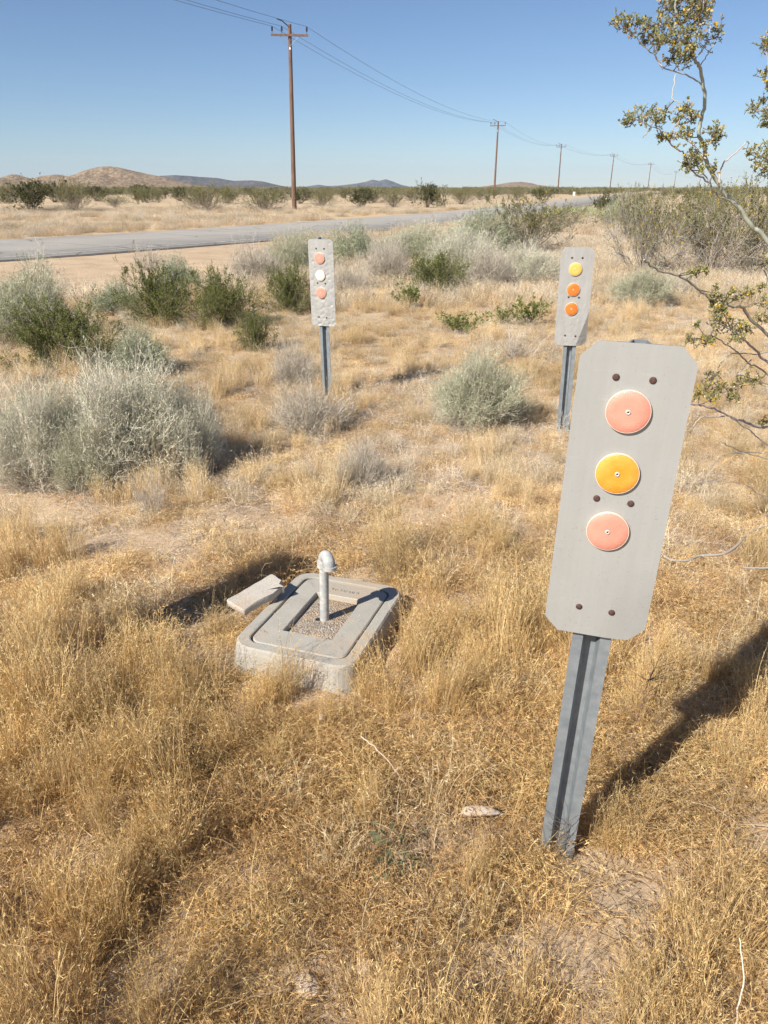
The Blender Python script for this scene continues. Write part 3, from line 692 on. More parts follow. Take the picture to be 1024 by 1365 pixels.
reg('drydark', lambda: sage(.35, 1.0, 500, col=(.2, .14, .1), col2=(.24, .17, .12), twig=(.25, .17, .12), dead=1, nleaf=1), 1)
reg('green', lambda: creosote(1.0, 1.75, 54, 15, 6, 9, leaf=(.115, .14, .03), leaf2=(.235, .255, .065), ls=.028, twig=(.24, .21, .15)), 3)
reg('sprig', lambda: creosote(1.0, 1.2, 20, 6, 4, 8, leaf=(.14, .18, .04), leaf2=(.27, .30, .08), ls=.055, twig=(.2, .17, .12)), 2)
reg('olive', lambda: creosote(1.0, 1.5, 44, 12, 6, 8, leaf=(.145, .15, .052), leaf2=(.28, .26, .10), ls=.028, flower=.09, twig=(.30, .26, .21), dead=.12), 3)
reg('dead', lambda: creosote(1.0, 1.5, 48, 13, 6, 6, leaf=(.15, .15, .055), leaf2=(.28, .26, .10), ls=.027, flower=.10, twig=(.38, .335, .275), dead=.30), 2)
reg('dark', lambda: creosote(1.0, 1.25, 28, 9, 5, 8, leaf=(.075, .085, .032), leaf2=(.15, .155, .06), ls=.045, twig=(.22, .18, .15)), 2)
shr = np.random.default_rng(11)
NAME = {'sage': 'sagebrush', 'sagepale': 'sagebrush', 'sageblue': 'rabbitbrush', 'dry': 'dry_shrub', 'wisp': 'dry_shrub', 'drydark': 'dry_shrub', 'green': 'creosote_bush', 'sprig': 'creosote_sprig', 'olive': 'creosote_bush', 'dead': 'creosote_bush', 'dark': 'creosote_bush'}
def shrub(px, yb, wpx, yt, kind, label, group=None, Yfix=None, tilt=0):
    g = ground(px, yb) if Yfix is None else None
    if g is None:
        p = on_y(px, yb, Yfix); g = np.array([p[0], Yfix, tz(p[0], Yfix)])
    g[1] += wpx * mpp(g[1]) * .18
    H = on_y(px, yt, g[1])[2] - g[2]; W = wpx * mpp(g[1]) * (1.5 if kind == 'sprig' else 1.32 if kind == 'green' else 1.2 if NAME[kind].startswith('creosote') else 1.05); H *= 1.3 if kind == 'sprig' else 1.0
    st, lf, (w0, h0) = KIND[kind][int(shr.integers(len(KIND[kind])))]
    o = thing(NAME[kind], label, 'shrub', (g[0], g[1], tz(g[0], g[1]) - .01), float(shr.uniform(0, 6.28)), group)
    s = W / w0; o.scale = (s, s, H / h0)
    link('stems', st, o)
    if lf: link('foliage', lf, o)
    return o
SH = [
 (155, 642, 205, 484, 'sagepale', 'broad whitish sagebrush mound, largest of the bushes near the concrete box'),
 (42, 650, 150, 512, 'sagepale', 'grey green sagebrush pressed against the left of the whitish mound'),
 (242, 636, 105, 515, 'sagepale', 'pale twiggy sagebrush on the right flank of the whitish mound'),
 (115, 655, 95, 560, 'sage', 'low grey green sagebrush in front of the whitish mound'),
 (203, 690, 62, 615, 'wisp', 'small bare grey shrub at the foot of the whitish sagebrush mound'),
 (78, 495, 130, 398, 'green', 'dark green creosote bush behind the whitish sagebrush mound'),
 (25, 458, 140, 356, 'sage', 'large grey green sagebrush behind the dark green creosote bush'),
 (187, 502, 85, 436, 'sageblue', 'small rounded green sagebrush right of the dark green creosote'),
 (212, 435, 95, 350, 'green', 'leafy green creosote bush, left one of a joined pair by the sandy verge'),
 (295, 438, 92, 358, 'green', 'leafy green creosote bush, right one of a joined pair by the sandy verge'),
 (150, 418, 72, 376, 'sageblue', 'small blue green rabbitbrush on the sand beside the creosote pair'),
 (237, 392, 62, 343, 'sageblue', 'blue green rabbitbrush peeping over the creosote pair'),
 (342, 470, 46, 412, 'green', 'young upright creosote in dry grass left of the dented marker'),
 (384, 418, 66, 352, 'green', 'dull green creosote just behind the dented marker plate'),
 (340, 378, 84, 322, 'dry', 'pale grey twiggy shrub on the verge left of the dented marker'),
 (395, 366, 100, 308, 'sage', 'grey green sagebrush on the road verge behind the dented marker'),
 (477, 354, 80, 298, 'sageblue', 'bright blue green rabbitbrush right of the dented marker plate'),
 (466, 396, 62, 345, 'dry', 'purplish grey dry shrub beside the dented marker plate'),
 (392, 515, 72, 450, 'dry', 'grey leafless shrub close to the left of the dented marker post'),
 (412, 580, 118, 505, 'dry', 'spreading grey leafless shrub at the foot of the dented marker'),
 (480, 650, 80, 578, 'dry', 'small grey leafless shrub in the open grass behind the concrete box'),
 (515, 378, 78, 308, 'dry', 'tall grey dry shrub beside the scrap of white litter'),
 (560, 352, 110, 303, 'sage', 'grey green sagebrush on the verge behind the small creosote'),
 (615, 382, 105, 308, 'sagepale', 'pale grey sagebrush in the thicket below the flowering creosote'),
 (640, 345, 100, 278, 'sageblue', 'tall loose grey green rabbitbrush against the road left of the flowering creosote'),
 (578, 394, 78, 336, 'green', 'dark green creosote rooted in front of the grey sagebrush thicket'),
 (546, 413, 40, 384, 'sprig', 'small green sprig in grass in front of the dark green thicket creosote'),
 (618, 446, 52, 422, 'sprig', 'low green sprig spreading in open dry grass'),
 (706, 434, 44, 403, 'sprig', 'bushy bright green sprig left of the bent marker plate'),
 (668, 434, 28, 414, 'sprig', 'thin green sprig beside the bushy bright green sprig'),
 (705, 344, 140, 262, 'olive', 'sprawling olive creosote with yellow flowers between the thicket and the road'),
 (742, 310, 80, 272, 'olive', 'lower olive creosote on the right flank of the sprawling flowering one'),
 (712, 382, 100, 328, 'sagepale', 'rounded grey sagebrush beside the bent marker plate'),
 (655, 388, 75, 325, 'dry', 'grey twiggy dry shrub between two pale sagebrushes'),
 (632, 570, 122, 470, 'sage', 'isolated rounded grey green sagebrush standing in the grass left of the bent marker post'),
 (852, 408, 82, 357, 'sage', 'compact round grey green sagebrush on the open grass right of the bent marker'),
 (905, 400, 66, 352, 'wisp', 'wispy grey dry shrub beside the compact round sagebrush'),
 (692, 482, 100, 440, 'wisp', 'low wispy dry shrub in grass behind the bent marker post'),
 (115, 390, 32, 374, 'drydark', 'small brown dried weed lying on the sandy verge'),
 (165, 388, 24, 372, 'drydark', 'tiny reddish dried weed at the edge of the leafy creosote'),
 (197, 360, 60, 322, 'wisp', 'wispy straw coloured shrub at the road edge'),
 (862, 372, 112, 252, 'dead', 'half dead grey creosote with yellow blossom tufts behind the compact sagebrush'),
 (955, 372, 150, 262, 'dead', 'wide mostly leafless grey creosote under the overhanging branches'),
 (1010, 372, 120, 240, 'olive', 'olive creosote with yellow blossom crowded right of the leafless one'),
 (915, 335, 140, 246, 'olive', 'olive creosote standing behind the half dead grey one'),
 (838, 325, 62, 246, 'dead', 'narrow greyish creosote beside the sandy track at the verge'),
 (1075, 350, 150, 240, 'olive', 'olive creosote at the right end of the creosote thicket'),
 (805, 286, 38, 255, 'dark', 'dark rounded creosote beside the far bend of the road'),
 (775, 287, 22, 277, 'sage', 'tiny grey bush beside the dark rounded creosote'),
 (832, 300, 60, 262, 'sageblue', 'pale green shrub between the dark rounded creosote and the thicket'),
 (960, 305, 110, 246, 'olive', 'olive creosote at the back of the thicket'),
]
for a in SH: shrub(*a)
FARN = [(35, 283, 74, 240, 'dark', 'dense dark creosote bush across the road below the brown hills'), (98, 285, 58, 238, 'olive', 'tall creosote with pale bare lower stems across the road below the hill saddle'), (152, 278, 34, 259, 'dead', 'small half bare creosote across the road in open straw'), (190, 269, 46, 245, 'dark', 'dark creosote across the road right under the brown hill'),
        (272, 284, 62, 246, 'olive', 'broad creosote with whitish stems across the road, left of the power pole'), (350, 283, 70, 252, 'olive', 'wide low creosote touching the foot of the nearest power pole'), (570, 277, 46, 244, 'dark', 'tall dark creosote across the road standing above the scrub line')] + [(*q, 'creosote bush in the open band of scrub beyond the road') for q in ((300, 271, 40, 246, 'olive'), (8, 270, 50, 240, 'olive'), (70, 270, 50, 240, 'dark'),
        (430, 277, 42, 254, 'olive'), (480, 277, 46, 250, 'dark'), (525, 276, 40, 254, 'olive'), (615, 272, 42, 251, 'olive'), (400, 272, 36, 252, 'dark'), (238, 268, 30, 249, 'dark'), (128, 268, 36, 247, 'dark'), (690, 268, 34, 252, 'olive'), (640, 267, 34, 251, 'olive'), (720, 266, 30, 252, 'dark'), (500, 269, 36, 250, 'olive'), (548, 268, 34, 250, 'olive'))]
for a in FARN: shrub(*a, 'scattered creosote bushes beyond the road')
# scattered individuals beyond: one mesh each, alike
lowm = []
for kk in ('olive', 'dark', 'dead'):
    for q in range(2):
        st, lf = creosote(1.0, 1.4, 22, 8, 4, 6, leaf=(.145, .15, .07) if kk != 'olive' else (.19, .185, .085), leaf2=(.28, .265, .125) if kk != 'dead' else (.37, .33, .20), ls=.06, twig=(.32, .28, .22), dead=.35 if kk == 'dead' else 0)
        m = MB()
        for s in (st, lf):
            V = np.concatenate(s.V); C = np.concatenate(s.C)
            m.add(V, np.concatenate(s.F[4]), C)
        lowm.append((m.mesh('creosote_far', M_LEAF), dims(m)))
fr = np.random.default_rng(19); placed = 0; pts_far = []
while placed < 170:
    y = fr.uniform(62, 175); x = fr.uniform(-.62, .62) * y
    d = abs(float(road_d(x, y)))
    if d < 6.5 or fbm(x / 14, y / 14, 71, 3) < .40 or any((x - a) ** 2 + (y - b_) ** 2 < 7 for a, b_ in pts_far): continue
    pts_far.append((x, y)); me, (w0, h0) = lowm[int(fr.integers(len(lowm)))]
    h = fr.uniform(1.0, 1.75); w = h * fr.uniform(1.2, 1.9)
    o = link('creosote_bush', me, None, (x, y, tz(x, y) - .03)); o.scale = (w / w0, w / w0, h / h0); o.rotation_euler = (0, 0, fr.uniform(0, 6.28))
    tag(o, 'distant creosote bush in the scrub between road and horizon', 'shrub', 'distant creosote bushes of the plain'); placed += 1

# ------------------------------------------------------------------ geometry node scatter for uncountable stuff
def scatter(name, label, meshes, P, rot, scl, idx, tint, m):
    coll = bpy.data.collections.new(name + '_sources')
    for q, me in enumerate(meshes):
        o = bpy.data.objects.new('%s_piece_%02d' % (name, q), me); coll.objects.link(o)
    me = bpy.data.meshes.new(name); N = len(P)
    me.vertices.add(N); me.vertices.foreach_set('co', np.ascontiguousarray(P, np.float32).ravel())
    def at(nm, tp, key, arr):
        a = me.attributes.new(nm, tp, 'POINT'); a.data.foreach_set(key, np.ascontiguousarray(arr).ravel())
    at('rot', 'FLOAT_VECTOR', 'vector', rot.astype(np.float32)); at('scl', 'FLOAT_VECTOR', 'vector', scl.astype(np.float32))
    at('idx', 'INT', 'value', idx.astype(np.int32)); t4 = np.ones((N, 4), np.float32); t4[:, :3] = tint; at('tint', 'FLOAT_COLOR', 'color', t4)
    me.materials.append(m)
    ob = link(name, me); tag(ob, label, None, None, 'stuff')
    g = bpy.data.node_groups.new(name, 'GeometryNodeTree')
    g.interface.new_socket('Geometry', in_out='INPUT', socket_type='NodeSocketGeometry'); g.interface.new_socket('Geometry', in_out='OUTPUT', socket_type='NodeSocketGeometry')
    gi = g.nodes.new('NodeGroupInput'); go = g.nodes.new('NodeGroupOutput'); ip = g.nodes.new('GeometryNodeInstanceOnPoints')
    ci = g.nodes.new('GeometryNodeCollectionInfo'); ci.inputs['Collection'].default_value = coll
    ci.inputs['Separate Children'].default_value = True; ci.inputs['Reset Children'].default_value = True
    def na(nm, tp):
        a = g.nodes.new('GeometryNodeInputNamedAttribute'); a.data_type = tp; a.inputs['Name'].default_value = nm
        return [o for o in a.outputs if o.enabled and o.name == 'Attribute'][0]
    g.links.new(gi.outputs[0], ip.inputs['Points']); g.links.new(ci.outputs[0], ip.inputs['Instance'])
    ip.inputs['Pick Instance'].default_value = True
    g.links.new(na('idx', 'INT'), ip.inputs['Instance Index']); g.links.new(na('rot', 'FLOAT_VECTOR'), ip.inputs['Rotation']); g.links.new(na('scl', 'FLOAT_VECTOR'), ip.inputs['Scale'])
    g.links.new(ip.outputs[0], go.inputs[0])
    md = ob.modifiers.new('scatter', 'NODES'); md.node_group = g
    return ob
# far scrub
N = 3800
y = 175 * (3500 / 175) ** fr.uniform(0, 1, N); y = 1 / (1 / 170 - fr.uniform(0, 1, N) * (1 / 170 - 1 / 4200)); x = fr.uniform(-.68, .68, N) * y
k = (np.abs(road_d(x, y)) > 7); x, y = x[k], y[k]; N = len(x)
scl = np.stack([fr.uniform(1.7, 3.0, N)] * 2 + [fr.uniform(.8, 1.45, N)], 1) * np.array([.6, .6, 1]) * (1 + sstep(300, 3000, y))[:, None] ** .6
tint = np.clip(1 + .2 * fr.normal(size=(N, 1)), .5, 1.6) * np.ones((1, 3))
fm = []
for me, _d in lowm:
    m2 = me.copy(); m2.materials.clear(); m2.materials.append(M_BUSHFAR); fm.append(m2)
fs = scatter('distant_scrub', 'grey green scrub covering the plain up to the horizon', fm, np.stack([x, y, terrain(x, y)], 1), np.stack([0 * x, 0 * x, fr.uniform(0, 6.28, N)], 1), scl, fr.integers(0, len(fm), N), tint, M_BUSHFAR)
fs['category'] = 'scrub'

# ------------------------------------------------------------------ dry grass
gx = np.random.default_rng(23)
def tuft(ns, rad, h, hv, lean, curl, col, seed_heads=1.0, w=.0011, drop=.35, ncl=9, sl=1.0, cs=.22):
    mb = MB(); ca_ = gx.uniform(0, 6.28, ncl); cr = rad * np.sqrt(gx.uniform(0, 1, ncl)); CC = np.stack([cr * np.cos(ca_), cr * np.sin(ca_)], 1)
    ch_ = np.clip(gx.normal(1, .28, ncl), .45, 1.6); cd_ = gx.normal(0, lean * .5, (ncl, 2)); cc_ = np.asarray(col, float)[gx.integers(0, len(col), ncl)]
    q = gx.integers(0, ncl, ns); off = gx.normal(0, rad * cs, (ns, 2)); B = np.column_stack([CC[q] + off, np.full(ns, -.012)])
    d = np.column_stack([cd_[q] + off / rad * lean * 1.2 + gx.normal(0, lean * .45, (ns, 2)), np.ones(ns)])
    d = unit(d); L = h * ch_[q] * np.clip(gx.normal(1, hv, ns), .25, 1.7); K = 5; t = np.linspace(0, 1, K)
    P = B[:, None] + d[:, None] * (L[:, None] * t)[..., None]
    bd = unit(gx.normal(size=(ns, 3)) * [1, 1, .2]); P = P + bd[:, None] * ((L * curl * gx.uniform(.2, 1.4, ns))[:, None] * (t ** 2.2)[None])[..., None]
    P[:, :, 2] -= (L * curl * .5)[:, None] * (t ** 3)[None]; P[:, 1:, 2] = np.maximum(P[:, 1:, 2], .003)
    c = (.5 * cc_[q] + .5 * np.asarray(col, float)[gx.integers(0, len(col), ns)]) * (1 + .18 * gx.normal(size=(ns, 1))); c = np.clip(c, .02, .92)
    mb.strips(P, w * np.array([1.1, 1.0, .9, .75, .45])[None] * gx.uniform(.7, 1.5, (ns, 1)), c)
    hs = np.where(gx.uniform(size=ns) < seed_heads)[0]; m = 5
    if len(hs):
        T = unit(P[hs, -1] - P[hs, -2]); u = gx.uniform(.0, 1.1, (len(hs), m, 1))
        p = P[hs, -2][:, None] * (1 - u) + P[hs, -1][:, None] * u
        dd = unit(T[:, None] * 1.1 + .38 * gx.normal(size=p.shape) + [0, 0, -drop]).reshape(-1, 3); p = p.reshape(-1, 3)
        hc = np.repeat(np.clip(c[hs] * 1.1, 0, .92), m, 0)
        mb.leaves(p, dd, sl * gx.uniform(.009, .021, len(p)), sl * gx.uniform(.0012, .0024, len(p)), hc)
    return mb.mesh('tuft', M_GRASS)
GOLD = [(.73, .53, .265), (.77, .58, .315), (.68, .48, .22), (.79, .635, .385), (.72, .505, .235), (.57, .39, .18)]
GREY = [(.44, .375, .29), (.52, .455, .365), (.36, .295, .22), (.60, .53, .43)]
BRWN = [(.55, .365, .185), (.64, .44, .235), (.44, .28, .135), (.68, .50, .285), (.59, .39, .19)]
PALE = [(.66, .53, .34), (.71, .59, .40), (.60, .47, .28), (.74, .65, .48)]
TUFTS = [tuft(250, .11, .18, .22, .20, .2, GOLD, cs=.15), tuft(240, .10, .22, .22, .17, .18, GOLD, cs=.14), tuft(250, .12, .15, .28, .26, .26, GOLD, cs=.16), tuft(220, .11, .19, .28, .22, .26, GOLD + PALE[:2], cs=.15),
         tuft(230, .15, .10, .4, .7, .7, BRWN, .7, .0013, .6), tuft(240, .15, .075, .4, .9, .9, BRWN, .6, .0013, .6), tuft(210, .14, .12, .35, .6, .6, BRWN + GOLD[:2], .9, .0012, .5),
         tuft(170, .12, .13, .3, .35, .35, PALE, .9), tuft(22, .11, .22, .25, .3, .3, PALE, .8, .0013),
         tuft(90, .16, .045, .4, 2.2, .9, BRWN + PALE[:2], .4, .0014, .2), tuft(60, .17, .03, .5, 4.0, .8, GOLD + PALE, .3, .0016, .1),
         tuft(260, .30, .13, .3, .25, .3, GOLD + PALE, 1, .0024, sl=1.5), tuft(260, .32, .10, .35, .35, .4, PALE + BRWN, 1, .0026, sl=1.5), tuft(240, .32, .14, .3, .25, .25, PALE, 1, .0024, sl=1.5),
         tuft(300, .16, .085, .35, .5, .5, GOLD, .9, .0012, .4), tuft(320, .17, .065, .4, .7, .6, GOLD + BRWN, .8, .0012, .4),
         tuft(110, .15, .07, .45, 1.0, .8, GREY, .5, .0014, .3)]
def layer(D, y0, y1, marg):
    hw = lambda y: .60 * (y * cp + .6) + marg
    n = int(D * (hw(y0) + hw(y1)) * (y1 - y0)); y = gx.uniform(y0, y1, n * 2); keep = gx.uniform(size=n * 2) < hw(y) / hw(y1)
    y = y[keep][:n]; x = gx.uniform(-1, 1, len(y)) * hw(y); return x, y
PX, PY, PI_, PS = [], [], [], []
def put(x, y, idx, s): PX.append(x); PY.append(y); PI_.append(idx); PS.append(s)
for D, y0, y1, mg in ((110, .2, 2.0, 1.4), (95, 2.0, 4.0, 1.6), (64, 4.0, 7.0, 1.9), (38, 7.0, 12.0, 2.4)):
    x, y = layer(D, y0, y1, mg)
    sm = np.maximum(sand_mask(x, y), .55 * sstep(.48, .64, fbm(x * 2.3, y * 2.3, 91, 4)) * sstep(2.3, 3.4, y)); gol = fbm(x * 1.9, y * 1.9, 41, 4); den = fbm(x * 3.2, y * 3.2, 45, 3)
    k = (gx.uniform(size=len(x)) < (1 - sm) ** 1.5 * np.clip(3.6 * (den - .5) + .85, .12, 1)); x, y, gol = x[k], y[k], gol[k]
    u = gx.uniform(size=len(x)); pg = np.clip((gol - .5) * 9 + .50 + .10 * sstep(2.5, 5, y), .08, .95)
    idx = np.where(u < pg, gx.integers(0, 4, len(x)), np.where(gx.uniform(size=len(x)) < .80 - .45 * sstep(2.6, 4.5, y), gx.integers(4, 7, len(x)), np.where(gx.uniform(size=len(x)) < .8, 7, 8)))
    put(x, y, idx, gx.uniform(.6, 1.1, len(x)) * np.where(idx < 4, .70 + .42 * sstep(.35, .7, gol), 1) * (1 - .28 * sstep(2.3, 4.2, y)) * (.74 + .16 * sstep(1.0, 2.0, y)))
    xu, yu = layer(D * 1.0, y0, y1, mg); k = gx.uniform(size=len(xu)) < np.clip(1.03 - sand_mask(xu, yu), 0, 1) ** 1.3; xu, yu = xu[k], yu[k]; put(xu, yu, np.where(gx.uniform(size=len(xu)) < .55, gx.integers(14, 16, len(xu)), np.where(gx.uniform(size=len(xu)) < .4 * sstep(2.2, 4.0, yu), 7, gx.integers(4, 7, len(xu)))), gx.uniform(.5, .9, len(xu)) * (1 - .2 * sstep(2.2, 4, yu)))
    xl, yl = layer(D * .5, y0, y1, mg); k = gx.uniform(size=len(xl)) < 1 - .6 * sand_mask(xl, yl); xl, yl = xl[k], yl[k]; put(xl, yl, np.array([9, 10, 16])[gx.integers(0, 3, len(xl))], gx.uniform(.6, 1.2, len(xl)))
x, y = layer(14, 10.5, 24, 3); d = road_d(x, y); k = (gx.uniform(size=len(x)) < 1 - sand_mask(x, y)) & (np.abs(d) > HALF + .5); put(x[k], y[k], gx.integers(11, 14, k.sum()), gx.uniform(.7, 1.15, k.sum()))
x, y = layer(4.5, 24, 62, 5); d = road_d(x, y); k = (np.abs(d) > HALF + .55) & (fbm(x / 3, y / 3, 81, 3) > .40); put(x[k], y[k], gx.integers(11, 14, k.sum()), gx.uniform(.8, 1.4, k.sum()))
x, y, idx, s = [np.concatenate(q) for q in (PX, PY, PI_, PS)]
# keep grass off the box and the post faces
ca, sa = math.cos(RAD(18)), math.sin(RAD(18)); bx_ = (x + .222) * ca - (y - 2.345) * sa; by_ = (x + .222) * sa + (y - 2.345) * ca
k = ~((np.abs(bx_) < .265) & (by_ < .345) & (by_ > np.where((idx >= 4) & (idx < 7), -.31, -.36))) & (np.hypot(x - .43, y - 1.33) > .10)
x, y, idx, s = x[k], y[k], idx[k], s[k]; N = len(x)
shz = np.hypot((x - 1.0) / .5, (y - 1.95) / .45) < 1; s = np.where(shz & (idx < 9), s * .7, s)
nearbox = np.hypot(x + .2, y - 2.2) < .6; s = np.where(nearbox & (idx < 9), s * .72, s)
tn = fbm(x * .8, y * .8, 61, 3)[:, None]; tint = 1 + .13 * gx.normal(size=(N, 1)) + (tn - .5) * np.array([[.5, .6, .8]])
gp = on_z(742, 283); gm = np.exp(-(((x - gp[0]) / 3.2) ** 2 + ((y - gp[1]) / 9) ** 2))[:, None]
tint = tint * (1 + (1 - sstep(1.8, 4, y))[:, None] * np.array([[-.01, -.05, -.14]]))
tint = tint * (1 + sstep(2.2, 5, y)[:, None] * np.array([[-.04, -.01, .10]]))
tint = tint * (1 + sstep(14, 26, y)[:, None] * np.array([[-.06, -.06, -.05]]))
tint = tint * (1 - .75 * gm) + gm * .75 * np.array([[.55, .95, .55]])
ro = np.stack([gx.normal(.0, .08, N), gx.normal(0, .08, N), gx.uniform(0, 6.28, N)], 1)
sc3 = np.stack([s, s, s * gx.uniform(.8, 1.2, N)], 1)
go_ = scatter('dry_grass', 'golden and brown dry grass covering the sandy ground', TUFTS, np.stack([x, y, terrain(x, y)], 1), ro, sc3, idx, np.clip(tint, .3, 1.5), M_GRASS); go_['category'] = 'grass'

# gravel and soil crumbs
def pebble(seed, sub=2):
    import bmesh
    bm = bmesh.new(); bmesh.ops.create_icosphere(bm, subdivisions=sub, radius=1)
    V = np.array([v.co[:] for v in bm.verts]); Fc = np.array([[v.index for v in f.verts] for f in bm.faces]); bm.free()
    r = .7 + .6 * fbm(V[:, 0] * 1.3 + seed * 7, V[:, 1] * 1.3 + V[:, 2] * 2.1, seed, 3); V = V * r[:, None] * [1, .75, .55]
    V[:, 2] = np.maximum(V[:, 2], -.3); return V, Fc
PEB = []
for q in range(5):
    V, Fc = pebble(q, 1); c = np.broadcast_to(np.array([.48, .38, .28]), (len(V), 3)); PEB.append(mk_mesh('pebble', V, Fc, c, False, [M_GRASS]))
x, y = layer(260, .35, 3.2, .8); x2, y2 = layer(60, 3.2, 8, 1.2); x = np.concatenate([x, x2]); y = np.concatenate([y, y2])
k = gx.uniform(size=len(x)) < .12 + .88 * sand_mask(x, y); x, y = x[k], y[k]; N = len(x)
s = .0025 + .007 * gx.uniform(size=N) ** 4; tint = np.clip(1 + .2 * gx.normal(size=(N, 1)) + .04 * gx.normal(size=(N, 3)), .5, 1.6)
pg_ = scatter('gravel', 'small pebbles and crumbs on the bare sandy patches', PEB, np.stack([x, y, terrain(x, y) + .001], 1), gx.uniform(0, 6.28, (N, 3)) * [0.1, 0.1, 1], np.stack([s] * 3, 1), gx.integers(0, 5, N), tint, M_GRASS); pg_['category'] = 'gravel'

# ------------------------------------------------------------------ single stones, sticks, litter
ST = [(640, 1096, .030, 'long pale stone half hidden in grass left of the tall marker post'), (218, 776, .022, 'pale stone in grass beyond the hatch cover'), (412, 1318, .030, 'pale angular stone on bare soil in the foreground'), (486, 1290, .020, 'rounded pale stone beside the foreground soil patch'),
      (447, 1318, .009, 'tiny white pebble beside the pale angular stone'), (548, 1262, .014, 'small tan stone on the foreground soil'), (430, 968, .014, 'flat pale chip in grass in front of the concrete box'), (165, 742, .020, 'whitish stone on the sandy strip below the whitish sagebrush'), (720, 1262, .008, 'white pebble on the bare soil below the tall marker post'), (155, 822, .016, 'grey stone in brown grass left of the hatch cover')]
for q, (px, py, r, lab) in enumerate(ST):
    V, Fc = pebble(40 + q, 3); V = V * r * ([1.7, .7, .8] if q == 0 else [1, 1, 1]); g = ground(px, py)
    o = link('stone', mk_mesh('stone', V, Fc, None, True, [M_STONE]), None, (g[0], g[1], g[2] + r * .25 + (.03 if q in (0, 6) else 0))); o.rotation_euler = (0, 0, q * 1.3); tag(o, lab, 'stone')
V, Fc = pebble(71, 3); V *= .055; g = ground(531, 369); o = link('litter', mk_mesh('litter', V, Fc, None, True, [M_WHITE]), None, (g[0], g[1], g[2] + .05)); tag(o, 'crumpled white litter under the grey dry shrub', 'litter')
def stick(pts, r, lab, c=(.42, .36, .29), name='stick'):
    P = np.array(pts); t = np.linspace(0, 1, len(P)); tt = np.linspace(0, 1, 14)
    Q = np.stack([np.interp(tt, t, P[:, k]) for k in range(3)], 1) + rng.normal(0, r * .6, (14, 3)); mb = MB(); mb.tube(Q, np.linspace(r, r * .5, 14), 6, c)
    return tag(mb.obj(name, M_TWIG, None, True), lab, 'stick')
a, b_ = ground(482, 1022), ground(540, 1066); stick([a + [0, 0, .11], (a + b_) / 2 + [0, 0, .10], b_ + [0, 0, .06]], .0022, 'thin pale stick lying on the grass left of the tall marker', (.55, .42, .33))
a = ground(985, 1365); stick([a + [-.02, -.02, .0], a + [0, .02, .1], a + [.01, .08, .14]], .0022, 'pale bent stalk in the foreground grass right of the tall marker', (.66, .58, .46))
# dry weed right of the tall marker, wiry twigs at two posts
def weed(base, h, n, lab, c, spread=.5, name='dry_weed', r=.0016):
    o = thing(name, lab, 'weed', tuple(base)); mb = MB(); K = 8; t = np.linspace(0, 1, K)
    main = np.stack([.12 * h * t ** 2, .05 * h * t, h * t], 1); mb.tube(main, np.linspace(r, r * .5, K), 5, c); mb.obj('stalk', M_TWIG, o)
    mb = MB(); Bp = []
    for _ in range(n):
        s = main[int(rng.integers(3, K))]; d = unit(np.array([rng.normal(), rng.normal(), .7])[None])[0]; L = h * spread * rng.uniform(.2, .6)
        Bp.append(s + d * L * np.linspace(0, 1, 5)[:, None] + np.cumsum(rng.normal(0, .04 * L, (5, 3)), 0))
    mb.prisms(np.array(Bp), r * .5, np.array(c) * 1.0, 3); mb.obj('twigs', M_TWIG, o); return o
g = ground(838, 1010); weed(g, .30, 34, 'dry branching weed standing in the grass right of the tall marker post', (.24, .15, .10))
g = np.array(gnd(.41, 1.325)); weed(g, .13, 26, 'wiry dark weed tangled against the foot of the tall marker post', (.13, .10, .08), .9, r=.0013)
g = np.array(gnd(1.15, 4.70)); weed(g, .16, 16, 'pale wiry weed against the foot of the bent marker post', (.5, .45, .38), .9, r=.002)
g = ground(525, 1165); o = thing('green_weed', 'small grey green weed growing in the foreground grass', 'weed', tuple(g)); mb = MB(); n_ = 60
p = np.column_stack([gx.normal(0, .035, n_), gx.normal(0, .035, n_), gx.uniform(.0, .12, n_)]); mb.leaves(p, unit(gx.normal(size=(n_, 3)) + [0, 0, 1.2]), .028, .010, np.clip(np.array([.17, .19, .10]) * (1 + .2 * gx.normal(size=(n_, 1))), 0, 1)); mb.obj('foliage', M_LEAF, o)
g = ground(765, 262); o = thing('utility_pedestal', 'small white cabinet beside the far stretch of road', 'cabinet', tuple(g)); mb = MB(); mb.box((0, 0, .35), (.4, .4, .7)); mb.obj('body', M_WHITE, o); mb = MB(); mb.box((0, 0, .73), (.46, .46, .06)); mb.obj('cap', M_WHITE, o)

